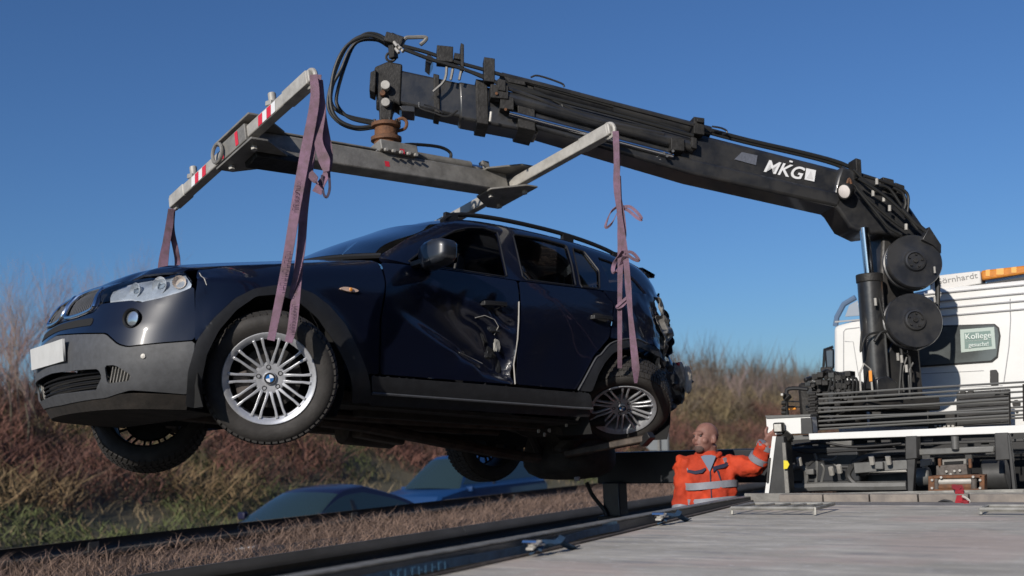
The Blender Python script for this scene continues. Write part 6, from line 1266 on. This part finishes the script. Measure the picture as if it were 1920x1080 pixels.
# road sign seen from behind
sg_ = empty('road_sign', at(1233, 845, D=24), 'back of a grey metal road sign below the broken rear wheel', 'sign')
P = [at(x, y, D=24) for x, y in ((1205, 752), (1250, 752), (1253, 846), (1218, 846), (1208, 835))]; SG = mat('sign_back_grey', (.30, .32, .33), .5, .3, nscale=2, namt=.15)
b = MB(); b.prism(P, (.01, .06, 0)); b.build('sign_panel', SG, sg_, bevel=.02)
for x in (1234,): b = MB(); b.bar(at(x, 756, D=23.95), at(x + 2, 846, D=23.95), .05, .03, up=(0, 1, 0)); b.build('sign_stiffener', M_['galvd'], sg_)
b = MB(); b.bar(at(1212, 784, D=23.95), at(1251, 782, D=23.95), .05, .03); b.build('sign_stiffener', M_['galvd'], sg_)
for x in (1222, 1245): q = at(x, 800, D=24.2); b = MB(); b.cyl((q[0], q[1], -.3), (q[0], q[1], q[2]), .05, 10); b.build('sign_post', M_['galvd'], sg_)
# passing cars
def road_car(name, x, y, z0, L, W, Hh, m, label, suv=False):
    t = empty(name, (x, y, z0), label, 'car', 'cars passing on the far carriageway'); yl = y - L / 2
    k = Hh; 
    if suv: body = [(0, .35, .62), (.02, .60, .62), (.25, .90, .58), (1.1, 1.02, .50), (1.3, 1.05, .50), (L - .15, 1.08, .50), (L, .95, .55), (L, .40, .62)]; roof = [(1.15, 1.0), (1.95, Hh - .06), (2.5, Hh), (L - .9, Hh - .02), (L - .35, Hh - .12), (L - .05, 1.06)]
    else: body = [(0, .35, 0), (.03, .58, 0), (.35, .74, 0), (1.15, .90, 0), (1.3, .94, 0), (L - .5, .98, 0), (L - .05, .92, 0), (L, .40, 0)]; roof = [(1.2, .90), (2.0, Hh - .08), (2.6, Hh), (L - 1.5, Hh - .02), (L - .75, Hh - .22), (L - .25, .97)]
    ar = [(cx + .36 * math.cos(a), .32 + .36 * math.sin(a)) for cx in (.85, L - .9) for a in np.linspace(pi, 0, 9)]
    side = [(p[0], p[1]) for p in body] + [(L - .02, .25)] + [(L - .9 + .36 * math.cos(a), .30 + .36 * math.sin(a)) for a in np.linspace(0, pi, 9)] + [(.85 + .36 * math.cos(a), .30 + .36 * math.sin(a)) for a in np.linspace(0, pi, 9)] + [(.05, .25)]
    b = MB(); n = len(side); V = []
    for yy, ins in ((-1, .10), (-1, .0), (1, .0), (1, .10)):
        for u, z in side:
            e = .05 if ins else 0; c = (L / 2, .6); V.append((x + yy * (W / 2 - (.0 if ins else .05)) if ins else x + yy * W / 2 * .93, yl + c[0] + (u - c[0]) * (1 - (e if ins else 0) * .25), z0 + c[1] + (z - c[1]) * (1 - e * .5)))
    order = [1, 0, 3, 2]; ring = [V[i * n:(i + 1) * n] for i in range(4)]; V2 = []
    for i in range(n): pass
    # left face, outer skin, right face
    w1, w2 = W / 2, W / 2 - .07; rows = [[(x - w2, yl + L / 2 + (u - L / 2) * .992, z0 + z) for u, z in side], [(x - w1, yl + L / 2 + (u - L / 2) * .96, z0 + .6 + (z - .6) * .93) for u, z in side]]
    b = MB(); r0 = [(x - w1, yl + L / 2 + (u - L / 2) * .965, z0 + .6 + (z - .6) * .92) for u, z in side]; r1 = [(x - w2, yl + u, z0 + z) for u, z in side]; r2 = [(x + w2, yl + u, z0 + z) for u, z in side]; r3 = [(x + w1, yl + L / 2 + (u - L / 2) * .965, z0 + .6 + (z - .6) * .92) for u, z in side]
    b.add(r0 + r1 + r2 + r3, [tuple(range(n)), tuple(range(4 * n - 1, 3 * n - 1, -1))] + [(j * n + i, j * n + (i + 1) % n, (j + 1) * n + (i + 1) % n, (j + 1) * n + i) for j in range(3) for i in range(n)]); b.build('body', m, t, ang=40)
    def gy(z): return W / 2 - .09 - max(0, z - .95) * .42
    R = [(float(q[0]), float(q[1])) for q in spline(roof, 5)]; nR = len(R); b = MB(); Vr = []; cw = [(-1, 0), (-.96, .012), (-.85, .022), (-.5, .038), (0, .046), (.5, .038), (.85, .022), (.96, .012), (1, 0)]; nc = len(cw)
    for u, z in R:
        for c_, dz_ in cw: Vr.append((x + gy(z) * c_, yl + u - (.10 * (1 - c_ * c_) if u < L * .5 else -.06 * (1 - c_ * c_)), z0 + z + dz_))
    def qs(i0, i1): return [(i * nc + k_, i * nc + k_ + 1, (i + 1) * nc + k_ + 1, (i + 1) * nc + k_) for i in range(i0, i1) for k_ in range(nc - 1)]
    b.add(Vr, qs(5, nR - 6)); b.build('roof', m, t, solid=.04, ang=70)
    b = MB(); b.add(Vr, qs(0, 5)); b.build('windscreen', M_['roadglass'], t, ang=70)
    b = MB(); b.add(Vr, qs(nR - 6, nR - 1)); b.build('rear_window', M_['roadglass'], t)
    b = MB(); b.bar((x - .12, yl + R[3][0] - .03, z0 + R[3][1] + .02), (x + .12, yl + R[3][0] - .03, z0 + R[3][1] + .02), .10, .05); b.build('inside_mirror', M_['galv'], t, bevel=.01)
    for s in (-1, 1):
        b = MB(); b.prism([(x + s * gy(z), yl + u, z0 + z) for u, z in R], (-s * .04, 0, 0)); b.build('window_frame', m, t)
        cu, cz_ = L * .5, (Hh + .95) / 2 - .03
        Wn = [(cu + (u - cu) * .86, cz_ + (z - cz_) * .66) for u, z in R]
        b = MB(); b.prism([(x + s * (gy(z) + .004), yl + u, z0 + z) for u, z in Wn], (-s * .012, 0, 0)); b.build('side_window', M_['roadglass'], t, bevel=.003)
        b = MB(); b.bar((x + s * (gy(.95) + .01), yl + L * .53, z0 + .95), (x + s * (gy(Hh) + .01), yl + L * .53, z0 + Hh - .06), .09, .02, up=(1, 0, 0)); b.build('pillar', M_['black'], t)
        b = MB(); b.box((x + s * (W / 2 + .02) - .08, yl + 1.35, z0 + .95), (x + s * (W / 2 + .02) + .08, yl + 1.45, z0 + 1.07)); b.build('wing_mirror', m, t, bevel=.02)
        b = MB(); b.box((x + s * (W / 2 - .35) - .17, yl - .01 + .04, z0 + .58), (x + s * (W / 2 - .35) + .17, yl + .2, z0 + .70)); b.build('headlight', mat('road_headlight', (.6, .62, .65), .2) if 'road_headlight' not in bpy.data.materials else bpy.data.materials['road_headlight'], t, bevel=.03)
        for cy_ in (.85, L - .9):
            b = MB(); b.lathe((x + s * (W / 2 - .12), yl + cy_, z0 + .31), (1, 0, 0), [(-.10, .2), (-.11, .29), (-.07, .315), (.07, .315), (.11, .29), (.10, .2), (s * .08, .19), (s * .07, .05), (s * .07, 0)], 24); b.build('wheel', M_['rubber'], t)
    return t
M_['roadglass'] = mat('road_car_glass', (.022, .040, .046), .15, 0, spec=.5)
BP = mat('passing_blue_paint', (.006, .006, .030), .5, 0, coat=.2); BP2 = mat('passing_blue_paint_bright', (.006, .040, .13), .5, 0, coat=.2)
road_car('passing_car', -12.6, 13.45, -.5, 4.3, 1.78, 1.40, BP, 'low dark blue car passing behind the hedge, left of the taller blue one')
road_car('passing_car', -15.4, 21.7, -.5, 5.0, 1.9, 1.72, BP2, 'tall bright blue car passing behind the hedge below the hanging car', True)
